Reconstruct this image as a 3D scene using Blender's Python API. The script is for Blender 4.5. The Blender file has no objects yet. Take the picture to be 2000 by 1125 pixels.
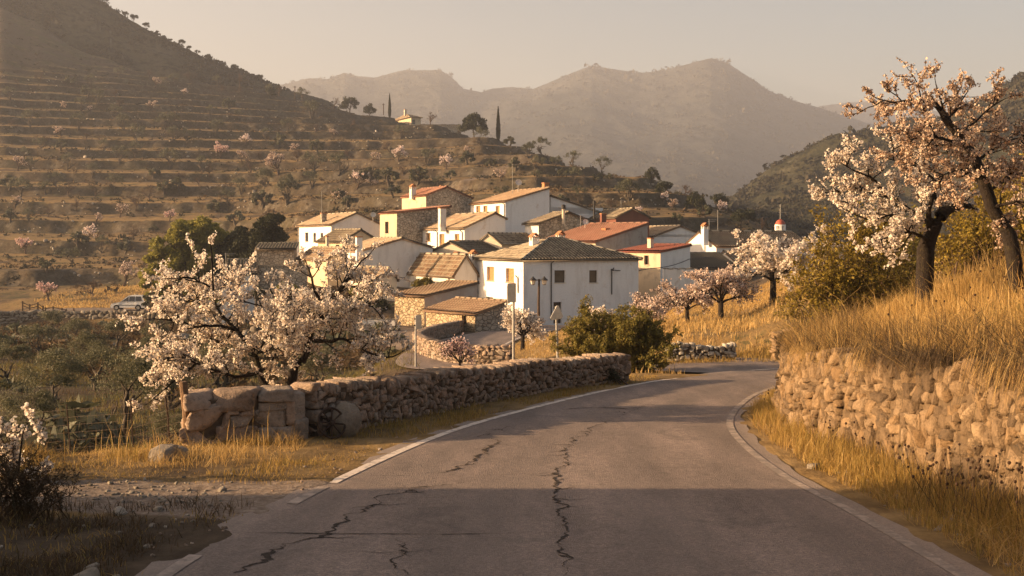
import bpy, math, random
import numpy as np
from math import radians, sin, cos, pi
rng = np.random.default_rng(7)
R = random.Random(5)
S = bpy.context.scene
C = S.collection
F, HOR = 2200.0, 470.0          # focal length in photo pixels, horizon row
# ------------------------------------------------------------------ camera
cd = bpy.data.cameras.new('camera'); cam = bpy.data.objects.new('camera', cd); C.objects.link(cam)
cd.sensor_width = 36; cd.lens = 36 * F / 2000; cd.shift_y = -(562.5 - HOR) / 2000
cd.clip_start = .1; cd.clip_end = 9000
cam.rotation_euler = (radians(90), 0, 0)
S.camera = cam
# ------------------------------------------------------------------ world and sun
SUN_EL, SUN_AZ = 14.0, -94.0      # degrees; azimuth clockwise from +Y
w = bpy.data.worlds.new('World'); S.world = w; w.use_nodes = True
nt = w.node_tree; bg = nt.nodes['Background']
sky = nt.nodes.new('ShaderNodeTexSky'); sky.sky_type = 'NISHITA'; sky.sun_disc = False
sky.sun_elevation = radians(SUN_EL); sky.sun_rotation = radians(SUN_AZ)
sky.dust_density = 4.0; sky.air_density = 1.0; sky.ozone_density = 1.0
mx = nt.nodes.new('ShaderNodeMix'); mx.data_type = 'RGBA'; mx.blend_type = 'MULTIPLY'; mx.inputs[0].default_value = 1
mx.inputs[7].default_value = (1.0, .85, .74, 1)
nt.links.new(sky.outputs[0], mx.inputs[6]); nt.links.new(mx.outputs[2], bg.inputs[0])
bg.inputs[1].default_value = .075
sl = bpy.data.lights.new('sun', 'SUN'); so = bpy.data.objects.new('sun', sl); C.objects.link(so)
sl.energy = 5.0; sl.angle = radians(.6); sl.color = (1, .66, .36)
az, el = radians(SUN_AZ), radians(SUN_EL)
SUNV = np.array([sin(az) * cos(el), cos(az) * cos(el), sin(el)])
so.rotation_euler = (radians(90) - el, 0, math.atan2(SUNV[0], -SUNV[1]))
vs = S.view_settings; vs.view_transform = 'Standard'; vs.look = 'None'; vs.gamma = 1; vs.use_curve_mapping = False
vs.exposure = 1.66
cy = S.cycles
cy.max_bounces = 6; cy.diffuse_bounces = 3; cy.glossy_bounces = 2; cy.transmission_bounces = 4; cy.volume_bounces = 0
cy.transparent_max_bounces = 6; cy.use_denoising = True
try: cy.denoiser = 'OPENIMAGEDENOISE'
except Exception: pass
cy.caustics_reflective = cy.caustics_refractive = False
cy.sample_clamp_indirect = 4
HAZE_DENS = .00027

# ------------------------------------------------------------------ helpers: materials
def L(c): return (c[0], c[1], c[2], 1.0)
def newmat(name, rough=.9, spec=.3):
    m = bpy.data.materials.new(name); m.use_nodes = True
    b = m.node_tree.nodes['Principled BSDF']
    b.inputs['Roughness'].default_value = rough; b.inputs['Specular IOR Level'].default_value = spec
    return m, m.node_tree, b
def nd(t, typ, **kw):
    n = t.nodes.new('ShaderNode' + typ)
    for k, v in kw.items(): setattr(n, k, v)
    return n
def ramp(t, fac, stops):
    r = nd(t, 'ValToRGB'); e = r.color_ramp.elements
    while len(e) < len(stops): e.new(.5)
    for i, (p, c) in enumerate(stops): e[i].position = p; e[i].color = L(c)
    if fac is not None: t.links.new(fac, r.inputs[0])
    return r.outputs[0]
def noise(t, scale, detail=5, rough=.55, vec=None, dim='3D', out=0, dist=0):
    n = nd(t, 'TexNoise'); n.inputs['Scale'].default_value = scale; n.inputs['Detail'].default_value = detail
    n.inputs['Roughness'].default_value = rough; n.inputs['Distortion'].default_value = dist
    if vec is not None: t.links.new(vec, n.inputs['Vector'])
    return n.outputs[out]
def mixc(t, fac, a, b, mode='MIX'):
    n = nd(t, 'Mix', data_type='RGBA', blend_type=mode)
    for i, v in ((0, fac), (6, a), (7, b)):
        if isinstance(v, (int, float)): n.inputs[i].default_value = v
        elif isinstance(v, tuple): n.inputs[i].default_value = L(v)
        else: t.links.new(v, n.inputs[i])
    return n.outputs[2]
def mth(t, op, a, b=None, clamp=False):
    n = nd(t, 'Math', operation=op, use_clamp=clamp)
    for i, v in ((0, a), (1, b)):
        if v is None: continue
        if isinstance(v, (int, float)): n.inputs[i].default_value = v
        else: t.links.new(v, n.inputs[i])
    return n.outputs[0]
def rng01(t, x, a, b):
    n = nd(t, 'MapRange'); n.inputs[1].default_value = a; n.inputs[2].default_value = b; n.clamp = True
    t.links.new(x, n.inputs[0]); return n.outputs[0]
def bump(t, b, h, strength=.5, dist=.02):
    n = nd(t, 'Bump'); n.inputs['Strength'].default_value = strength; n.inputs['Distance'].default_value = dist
    t.links.new(h, n.inputs['Height']); t.links.new(n.outputs[0], b.inputs['Normal'])
def objco(t): return nd(t, 'TexCoord').outputs['Object']
def posco(t): return nd(t, 'NewGeometry').outputs['Position']
def vsep(t, v):
    n = nd(t, 'SeparateXYZ'); t.links.new(v, n.inputs[0]); return n.outputs

def m_plain(name, col, rough=.8, spec=.3, metal=0, var=.25, scale=6):
    m, t, b = newmat(name, rough, spec); b.inputs['Metallic'].default_value = metal
    n = noise(t, scale, 4, .6, objco(t))
    c = ramp(t, n, [(.3, tuple(x * (1 - var) for x in col)), (.7, tuple(min(1, x * (1 + var)) for x in col))])
    t.links.new(c, b.inputs['Base Color']); return m
def m_stone(name, cols, spots=(.07, .065, .055), nscale=7, bs=.6, bd=.02, spotamt=.6):
    m, t, b = newmat(name, .92, .2)
    g = nd(t, 'NewGeometry'); o = objco(t)
    c = ramp(t, g.outputs['Random Per Island'], [(i / max(1, len(cols) - 1), c) for i, c in enumerate(cols)])
    n1 = noise(t, nscale, 8, .68, o); n2 = noise(t, nscale * 5, 5, .6, o)
    c = mixc(t, 1.0, c, ramp(t, n1, [(.25, (.55, .53, .5)), (.55, (1, 1, 1)), (.8, (1.25, 1.2, 1.1))]), 'MULTIPLY')
    sp = rng01(t, noise(t, nscale * .6, 8, .72, o, dist=.6), .54, .66)
    c = mixc(t, mth(t, 'MULTIPLY', sp, spotamt), c, spots)
    t.links.new(c, b.inputs['Base Color'])
    bump(t, b, mth(t, 'ADD', n1, mth(t, 'MULTIPLY', n2, .5)), bs, bd); return m
def m_plaster(name, col, stain=(.5, .42, .33), amt=.5, worn=0.0, worncol=(.3, .25, .2)):
    m, t, b = newmat(name, .88, .2); o = posco(t)
    mp = nd(t, 'Mapping'); mp.inputs['Scale'].default_value = (1.6, 1.6, .35); t.links.new(o, mp.inputs['Vector'])
    n1 = noise(t, .9, 8, .65, mp.outputs[0]); n2 = noise(t, 7, 6, .6, o)
    f = mth(t, 'MULTIPLY', rng01(t, n1, .5, .78), amt)
    c = mixc(t, f, col, stain)
    c = mixc(t, .35, c, ramp(t, n2, [(.3, tuple(x * .8 for x in col)), (.7, col)]))
    if worn:
        wv = rng01(t, noise(t, .8, 10, .7, o, dist=.5), .62 - worn * .25, .72 - worn * .2)
        c = mixc(t, wv, c, mixc(t, noise(t, 5, 6, .7, o), worncol, tuple(x * 1.7 for x in worncol)))
    t.links.new(c, b.inputs['Base Color']); bump(t, b, mth(t, 'ADD', n2, n1), .4, .03); return m
def m_rubble(name, a, bcol, sc=3.2):
    m, t, b = newmat(name, .92, .2); o = posco(t)
    v = nd(t, 'TexVoronoi', feature='DISTANCE_TO_EDGE'); v.inputs['Scale'].default_value = sc
    v2 = nd(t, 'TexVoronoi'); v2.inputs['Scale'].default_value = sc
    mp = nd(t, 'Mapping'); mp.inputs['Scale'].default_value = (1, 1, 1.5); t.links.new(o, mp.inputs['Vector'])
    t.links.new(mp.outputs[0], v.inputs['Vector']); t.links.new(mp.outputs[0], v2.inputs['Vector'])
    c = mixc(t, vsep(t, v2.outputs['Color'])[0], a, bcol)
    c = mixc(t, rng01(t, v.outputs['Distance'], .10, .02), c, tuple(x * .45 for x in a))
    c = mixc(t, 1.0, c, ramp(t, noise(t, 1.2, 7, .7, o), [(.3, (.65, .62, .58)), (.7, (1.15, 1.12, 1.05))]), 'MULTIPLY')
    t.links.new(c, b.inputs['Base Color']); bump(t, b, rng01(t, v.outputs['Distance'], 0, .12), .8, .05); return m
def m_tile(name, cols, lich=(.42, .37, .27), lamt=.5):
    m, t, b = newmat(name, .9, .2)
    a = nd(t, 'Attribute', attribute_name='tuv'); o = posco(t)
    s = vsep(t, a.outputs['Vector'])
    cx = nd(t, 'CombineXYZ')
    t.links.new(mth(t, 'FLOOR', mth(t, 'DIVIDE', s[0], .30)), cx.inputs[0]); t.links.new(mth(t, 'FLOOR', mth(t, 'DIVIDE', s[1], .42)), cx.inputs[1]); t.links.new(s[2], cx.inputs[2])
    wn = nd(t, 'TexWhiteNoise'); t.links.new(cx.outputs[0], wn.inputs['Vector'])
    c = ramp(t, wn.outputs['Value'], [(i / (len(cols) - 1), c) for i, c in enumerate(cols)])
    n1 = noise(t, .55, 8, .7, o); n2 = noise(t, 9, 6, .65, o)
    c = mixc(t, mth(t, 'MULTIPLY', rng01(t, n1, .45, .62), lamt), c, lich)
    c = mixc(t, 1.0, c, ramp(t, n2, [(.25, (.5, .48, .46)), (.6, (1.05, 1.03, 1))]), 'MULTIPLY')
    edge = mth(t, 'FRACT', mth(t, 'DIVIDE', s[1], .42))
    c = mixc(t, mth(t, 'MULTIPLY', rng01(t, edge, .30, .04), .75), c, lich)      # paler, worn lower lip of each tile
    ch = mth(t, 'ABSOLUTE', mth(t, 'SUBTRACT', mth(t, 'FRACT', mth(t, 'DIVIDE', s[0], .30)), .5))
    c = mixc(t, mth(t, 'MULTIPLY', rng01(t, ch, .27, .42), .9), c, (.022, .018, .014))         # channel shade put into the colour to bring out the barrels
    t.links.new(c, b.inputs['Base Color']); bump(t, b, n2, .5, .02); return m
def m_leaf(name, cols, trans=.35, rough=.7):
    m, t, b = newmat(name, rough, .25)
    g = nd(t, 'NewGeometry')
    c = ramp(t, g.outputs['Random Per Island'], [(i / max(1, len(cols) - 1), c) for i, c in enumerate(cols)])
    t.links.new(c, b.inputs['Base Color'])
    tr = nd(t, 'BsdfTranslucent'); t.links.new(c, tr.inputs[0])
    ms = nd(t, 'MixShader'); ms.inputs[0].default_value = trans
    t.links.new(b.outputs[0], ms.inputs[1]); t.links.new(tr.outputs[0], ms.inputs[2])
    t.links.new(ms.outputs[0], t.nodes['Material Output'].inputs[0]); return m

M = {}
M['white'] = m_plaster('white_limewash', (.86, .83, .78), (.52, .46, .39), .75, .10, (.5, .44, .37))
M['white_old'] = m_plaster('old_limewash', (.78, .74, .68), (.42, .37, .31), .95, .22, (.44, .38, .32))
M['ochre'] = m_plaster('ochre_plaster', (.62, .50, .34), (.36, .28, .2), .8, .35, (.28, .22, .16))
M['cream'] = m_plaster('cream_plaster', (.66, .56, .42), (.4, .33, .25), .6)
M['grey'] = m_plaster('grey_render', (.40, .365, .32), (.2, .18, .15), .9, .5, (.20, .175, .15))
M['pinkish'] = m_plaster('patchy_pink_render', (.55, .43, .34), (.3, .23, .17), .8, .45, (.42, .36, .3))
M['brick'] = m_plaster('dark_red_brick', (.20, .085, .06), (.11, .05, .04), .7)
M['rubble'] = m_rubble('golden_rubble_masonry', (.40, .31, .20), (.56, .46, .33), 3.0)
M['rubble_grey'] = m_rubble('grey_rubble_masonry', (.38, .33, .27), (.54, .48, .40), 2.6)
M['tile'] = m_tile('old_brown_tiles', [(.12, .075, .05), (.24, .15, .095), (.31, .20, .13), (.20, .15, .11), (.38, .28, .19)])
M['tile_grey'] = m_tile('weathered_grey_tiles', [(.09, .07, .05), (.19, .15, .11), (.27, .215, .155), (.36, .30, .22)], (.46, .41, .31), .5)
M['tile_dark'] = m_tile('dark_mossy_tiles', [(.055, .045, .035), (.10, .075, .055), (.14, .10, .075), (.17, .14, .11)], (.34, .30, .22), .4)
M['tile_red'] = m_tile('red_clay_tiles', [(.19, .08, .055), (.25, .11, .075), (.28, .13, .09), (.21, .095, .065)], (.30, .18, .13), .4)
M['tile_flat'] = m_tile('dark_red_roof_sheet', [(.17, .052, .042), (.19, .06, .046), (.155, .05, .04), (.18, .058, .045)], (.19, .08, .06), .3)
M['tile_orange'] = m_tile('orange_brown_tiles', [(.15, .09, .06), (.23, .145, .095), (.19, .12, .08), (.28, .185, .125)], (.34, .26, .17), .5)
M['wood'] = m_plain('varnished_wood', (.34, .20, .075), .6, .4, 0, .3, 9)
M['wood_dark'] = m_plain('dark_wood', (.07, .045, .03), .8, .2, 0, .35, 9)
M['wood_old'] = m_plain('weathered_timber', (.16, .10, .06), .9, .2, 0, .4, 14)
M['glass'] = m_plain('dark_window_glass', (.035, .032, .03), .15, .6, 0, .2, 3)
M['blind'] = m_plain('brown_blind', (.16, .115, .07), .7, .2, 0, .2, 3)
M['metal'] = m_plain('galvanised_metal', (.32, .31, .29), .5, .5, .4, .2, 9)
M['iron'] = m_plain('black_iron', (.03, .027, .025), .6, .5, .3, .3, 9)
M['rust'] = m_plain('rusty_iron', (.05, .032, .022), .85, .3, .2, .4, 20)
M['terracotta'] = m_plain('terracotta', (.42, .19, .09), .85, .2, 0, .25, 9)
M['lampglass'] = m_plain('frosted_lamp_glass', (.62, .55, .45), .4, .5, 0, .1, 5)
M['dish'] = m_plain('pale_dish_enamel', (.55, .51, .46), .5, .4, 0, .15, 5)
M['carpaint'] = m_plain('white_car_paint', (.72, .71, .69), .25, .6, 0, .04, 3)
M['rubber'] = m_plain('black_rubber', (.02, .02, .02), .8, .3, 0, .2, 9)
M['trim'] = m_plain('dark_grey_plastic', (.05, .05, .05), .6, .4, 0, .2, 9)
M['lens'] = m_plain('clear_lamp_lens', (.5, .45, .4), .2, .6, 0, .1, 5)
M['redlens'] = m_plain('red_lamp_lens', (.35, .03, .02), .3, .6, 0, .1, 5)
M['bark'] = m_stone('almond_bark', [(.022, .017, .014), (.032, .024, .019)], (.085, .07, .028), 11, 1.0, .05, .45)
M['bark_grey'] = m_stone('olive_bark', [(.07, .058, .045), (.11, .09, .07)], (.04, .03, .025), 9, .8, .03, .4)
M['twig'] = m_plain('twig_bark', (.075, .05, .037), .9, .2, 0, .3, 9)
M['blossom'] = m_leaf('white_almond_blossom', [(.82, .66, .60), (.86, .75, .70), (.88, .80, .76), (.80, .60, .55), (.88, .82, .78)], .4, .8)
M['blossom_warm'] = m_leaf('cream_almond_blossom', [(.78, .69, .58), (.84, .77, .67), (.87, .81, .72), (.64, .50, .40), (.88, .84, .77)], .5, .8)
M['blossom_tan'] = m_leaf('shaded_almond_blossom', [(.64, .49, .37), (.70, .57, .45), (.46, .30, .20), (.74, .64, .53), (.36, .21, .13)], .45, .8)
M['blossom_pink'] = m_leaf('pink_almond_blossom', [(.66, .42, .39), (.74, .54, .50), (.78, .64, .60)], .4, .8)
M['blossom_dull'] = m_leaf('faded_blossom', [(.62, .49, .42), (.72, .60, .53), (.46, .33, .26), (.78, .69, .62)], .35, .8)
M['olive'] = m_leaf('olive_leaves', [(.055, .058, .032), (.09, .092, .055), (.13, .13, .085), (.07, .075, .042)], .25, .6)
M['olive_near'] = m_leaf('silvery_olive_leaves', [(.07, .07, .035), (.11, .11, .06), (.17, .165, .10), (.085, .085, .045)], .3, .55)
M['pine'] = m_leaf('pine_needles', [(.15, .15, .03), (.24, .225, .045), (.31, .275, .06), (.19, .18, .036)], .4, .7)
M['dark'] = m_leaf('dark_evergreen_leaves', [(.022, .026, .013), (.035, .04, .018), (.05, .052, .022)], .2, .7)
M['shrub'] = m_leaf('shrub_leaves', [(.12, .11, .022), (.19, .16, .034), (.14, .12, .026), (.24, .185, .04), (.085, .075, .02)], .35, .7)
M['shrub_gold'] = m_leaf('golden_shrub_leaves', [(.20, .145, .02), (.28, .20, .028), (.16, .115, .02), (.33, .24, .036), (.10, .08, .018)], .35, .7)
M['scrub'] = m_leaf('hillside_scrub', [(.024, .025, .015), (.04, .037, .021), (.055, .044, .026), (.034, .032, .02)], .1, .9)
M['brown'] = m_leaf('dry_brush', [(.06, .04, .022), (.10, .065, .035), (.13, .085, .045), (.05, .042, .022)], .25, .9)
M['grass'] = m_leaf('dry_golden_grass', [(.42, .27, .09), (.52, .35, .13), (.36, .22, .07), (.58, .42, .18), (.30, .18, .06)], .4, .7)
M['grass_mix'] = m_leaf('dry_verge_grass', [(.40, .25, .07), (.30, .20, .05), (.46, .31, .10), (.20, .16, .04), (.34, .20, .06)], .4, .7)
M['grass_green'] = m_leaf('low_green_grass', [(.12, .12, .03), (.17, .14, .04), (.24, .18, .06), (.09, .09, .025)], .35, .7)
M['seed'] = m_plain('dark_seed_heads', (.045, .025, .015), .9, .2, 0, .3, 9)
M['stone_road'] = m_stone('pinkish_wall_stone', [(.24, .18, .135), (.36, .265, .195), (.44, .325, .24), (.29, .235, .185), (.42, .345, .275)], (.075, .068, .058), 9, 1.0, .05, .8)
M['stone_bank'] = m_stone('golden_wall_stone', [(.22, .14, .07), (.30, .205, .115), (.13, .09, .055), (.26, .18, .105), (.35, .25, .15)], (.06, .047, .034), 9, 1.0, .06, .85)
M['stone_pale'] = m_stone('pale_limestone', [(.24, .205, .16), (.33, .29, .23), (.19, .16, .125), (.38, .335, .27)], (.08, .07, .055), 6, .8, .05, .6)
M['stone_white'] = m_stone('whitish_limestone', [(.36, .32, .26), (.46, .42, .35), (.28, .24, .19), (.54, .49, .42)], (.12, .10, .08), 6, .8, .05, .5)
M['mortar'] = m_plain('earth_joint', (.085, .064, .046), .95, .1, 0, .4, 14)

# ------------------------------------------------------------------ helpers: meshes
class MB:
    def __init__(s): s.v = []; s.f = []
    def add(s, vs, fs):
        o = len(s.v); s.v += [tuple(map(float, v)) for v in vs]; s.f += [tuple(i + o for i in f) for f in fs]
    def hexa(s, p):               # 8 points: bottom 4 ccw, top 4 ccw
        s.add(p, [(3, 2, 1, 0), (4, 5, 6, 7), (0, 1, 5, 4), (1, 2, 6, 5), (2, 3, 7, 6), (3, 0, 4, 7)])
    def box(s, c, ex, ey, ez):    # centre and three half-extent vectors
        c, ex, ey, ez = map(np.array, (c, ex, ey, ez))
        s.hexa([c - ex - ey - ez, c + ex - ey - ez, c + ex + ey - ez, c - ex + ey - ez, c - ex - ey + ez, c + ex - ey + ez, c + ex + ey + ez, c - ex + ey + ez])
    def abox(s, x0, x1, y0, y1, z0, z1):
        s.hexa([(x0, y0, z0), (x1, y0, z0), (x1, y1, z0), (x0, y1, z0), (x0, y0, z1), (x1, y0, z1), (x1, y1, z1), (x0, y1, z1)])
    def prism(s, poly, d):
        p = [np.array(q, float) for q in poly]; n = len(p); d = np.array(d, float)
        s.add(p + [q + d for q in p], [tuple(range(n - 1, -1, -1)), tuple(range(n, 2 * n))] + [(i, (i + 1) % n, n + (i + 1) % n, n + i) for i in range(n)])
    def tube(s, pts, rad, k=6):
        v, f = tube(pts, rad, k); s.add(v.tolist(), [tuple(q) for q in f.tolist()])
    def ball(s, c, r, k=8, j=5, sq=(1, 1, 1)):
        vs = []; fs = []
        for a in range(j + 1):
            th = pi * a / j
            for b in range(k):
                ph = 2 * pi * b / k
                vs.append((c[0] + r * sq[0] * sin(th) * cos(ph), c[1] + r * sq[1] * sin(th) * sin(ph), c[2] + r * sq[2] * cos(th)))
        for a in range(j):
            for b in range(k): fs.append((a * k + b, (a + 1) * k + b, (a + 1) * k + (b + 1) % k, a * k + (b + 1) % k))
        s.add(vs, fs)
def tube(pts, rad, k=6):
    p = np.array(pts, float); n = len(p); rad = np.broadcast_to(np.array(rad, float), (n,))
    d = np.gradient(p, axis=0); d /= np.linalg.norm(d, axis=1)[:, None] + 1e-9
    ref = np.array([.31, .17, .93]); ref = np.where(np.abs(d @ ref)[:, None] > .95, np.array([1., 0, 0]), ref)
    a = np.cross(d, ref); a /= np.linalg.norm(a, axis=1)[:, None] + 1e-9; b = np.cross(d, a)
    t = np.arange(k) * 2 * pi / k
    V = p[:, None] + rad[:, None, None] * (a[:, None] * np.cos(t)[None, :, None] + b[:, None] * np.sin(t)[None, :, None])
    i = np.arange(n - 1)[:, None] * k; j = np.arange(k)[None]
    f = np.stack([i + j, i + (j + 1) % k, i + k + (j + 1) % k, i + k + j], -1).reshape(-1, 4)
    V = V.reshape(-1, 3)
    V = np.vstack([V, p[-1:]]); e = (n - 1) * k; tip = len(V) - 1
    cap = np.array([[e + q, e + (q + 1) % k, tip, tip] for q in range(k)])
    return V, np.vstack([f, cap])
def mesh_np(name, V, Fs, mat, smooth=False, attrs=None, colattr=None):
    me = bpy.data.meshes.new(name); V = np.asarray(V, np.float32)
    me.vertices.add(len(V)); me.vertices.foreach_set('co', V.ravel())
    lo = []; st = []; tot = 0
    for f in Fs:
        f = np.asarray(f, np.int32)
        if len(f) == 0: continue
        k = f.shape[1]
        if k == 4:                # quads whose last two corners coincide become triangles
            tri = f[:, 2] == f[:, 3]
            parts = [f[~tri], f[tri][:, :3]]
        else: parts = [f]
        for q in parts:
            if len(q) == 0: continue
            st.append(tot + np.arange(len(q)) * q.shape[1]); lo.append(q.ravel()); tot += q.size
    lo = np.concatenate(lo).astype(np.int32); st = np.concatenate(st).astype(np.int32)
    me.loops.add(len(lo)); me.loops.foreach_set('vertex_index', lo)
    me.polygons.add(len(st)); me.polygons.foreach_set('loop_start', st)
    me.update(calc_edges=True)
    if smooth: me.polygons.foreach_set('use_smooth', np.ones(len(st), bool))
    for k, a in (attrs or {}).items():
        at = me.attributes.new(k, 'FLOAT_VECTOR', 'POINT'); at.data.foreach_set('vector', np.asarray(a, np.float32).ravel())
    me.materials.append(mat); me.validate(); return me
def link(name, me, parent=None, loc=None):
    o = bpy.data.objects.new(name, me); C.objects.link(o)
    if parent is not None: o.parent = parent
    if loc is not None: o.location = loc
    return o
def tag(o, label=None, cat=None, group=None, kind=None):
    if label: o['label'] = label
    if cat: o['category'] = cat
    if group: o['group'] = group
    if kind: o['kind'] = kind
    return o
def empty(name, loc, label=None, cat=None, group=None):
    o = bpy.data.objects.new(name, None); C.objects.link(o); o.location = tuple(map(float, loc)); o.empty_display_size = .3
    return tag(o, label, cat, group)
def obj(name, mb, mat, parent=None, off=None, smooth=False):
    """mesh from an MB in world coordinates; off = world location of the thing's root"""
    me = bpy.data.meshes.new(name); v = np.array(mb.v) - (np.array(off) if off is not None else 0)
    me.from_pydata(v.tolist(), [], mb.f); me.materials.append(mat); me.update()
    if smooth: me.polygons.foreach_set('use_smooth', np.ones(len(me.polygons), bool))
    return link(name, me, parent)
def P(px, py, Y): return np.array([(px - 1000) / F * Y, Y, (HOR - py) / F * Y])

# ------------------------------------------------------------------ helpers: noise
def _h(ix, iy, s):
    n = (ix.astype(np.int64) * 374761393 + iy.astype(np.int64) * 668265263 + s * 144665) & 0x7fffffff
    n = ((n ^ (n >> 13)) * 1274126177) & 0x7fffffff
    return ((n ^ (n >> 16)) & 0xffff) / 65535.0
def vn(x, y, s=0):
    x = np.asarray(x, float); y = np.asarray(y, float)
    ix = np.floor(x); iy = np.floor(y); fx = x - ix; fy = y - iy
    fx = fx * fx * (3 - 2 * fx); fy = fy * fy * (3 - 2 * fy)
    a, b, c, d = _h(ix, iy, s), _h(ix + 1, iy, s), _h(ix, iy + 1, s), _h(ix + 1, iy + 1, s)
    return (a * (1 - fx) + b * fx) * (1 - fy) + (c * (1 - fx) + d * fx) * fy
def fbm(x, y, o=4, s=0, g=.5):
    t = 0; a = 1; n = 0
    for i in range(o):
        t = t + a * (vn(x * 2 ** i + 17.3 * i, y * 2 ** i - 9.1 * i, s + i) - .5); n += a; a *= g
    return t / n * 2
def ridged(x, y, o=5, s=0):
    t = 0; a = 1; n = 0
    for i in range(o):
        t = t + a * (1 - np.abs(2 * vn(x * 2 ** i + 31.7 * i, y * 2 ** i + 5.3 * i, s + i) - 1)); n += a; a *= .5
    return t / n
def sst(a, b, x):
    t = np.clip((np.asarray(x, float) - a) / (b - a), 0, 1); return t * t * (3 - 2 * t)
# ================================================================== GROUND
def sdist(x, y, poly):
    """signed distance to a polyline: positive on its left"""
    x = np.asarray(x, float); y = np.asarray(y, float)
    best = np.full(x.shape, 1e9); sg = np.zeros(x.shape)
    for (ax, ay), (bx, by) in zip(poly[:-1], poly[1:]):
        dx, dy = bx - ax, by - ay; l2 = dx * dx + dy * dy
        t = np.clip(((x - ax) * dx + (y - ay) * dy) / l2, 0, 1)
        d = np.hypot(x - ax - t * dx, y - ay - t * dy)
        cr = dx * (y - ay) - dy * (x - ax)
        m = d < best - 1e-9
        best = np.where(m, d, best); sg = np.where(m, np.sign(cr), sg)
    return best * np.where(sg == 0, 1, sg)
RW = [(5.3, -20), (4.95, 0), (4.75, 7), (4.55, 10), (4.2, 13.5), (4.07, 16.0), (4.35, 17.8), (5.3, 19.9), (7.2, 21.9), (10, 23.3), (16, 24.6), (30, 26), (60, 28)]
LW = [(-60, 11.0), (-14, 12.2), (-6.2, 12.7), (-4.35, 14.1), (-2.35, 16.2), (-1.0, 18.9), (.85, 22.2), (2.2, 24.0), (3.1, 27), (3.5, 31), (3.7, 45)]
def zroad(y): return -2 - .041 * np.clip(y, -40, 34)
def hwall(y): return np.interp(y, [9, 16.3], [1.30, 1.05])
def znear(x, y):
    z = zroad(y)
    d = -sdist(x, y, RW)
    z = z + sst(.08, .40, d) * (hwall(y) - .02) + .40 * np.clip(d - .3, 0, 3.4) + .05 * np.clip(d - 3.7, 0, 25)
    e = sdist(x, y, LW)
    z = z - 1.55 * (1 - np.exp(-np.clip(e, 0, None) / 5.5))
    off = np.clip(np.maximum(d, e), 0, 1.5) / 1.5
    return z + .12 * off * fbm(x * .6, y * .6, 4, 3) + .03 * fbm(x * 2, y * 2, 3, 9)
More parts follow.
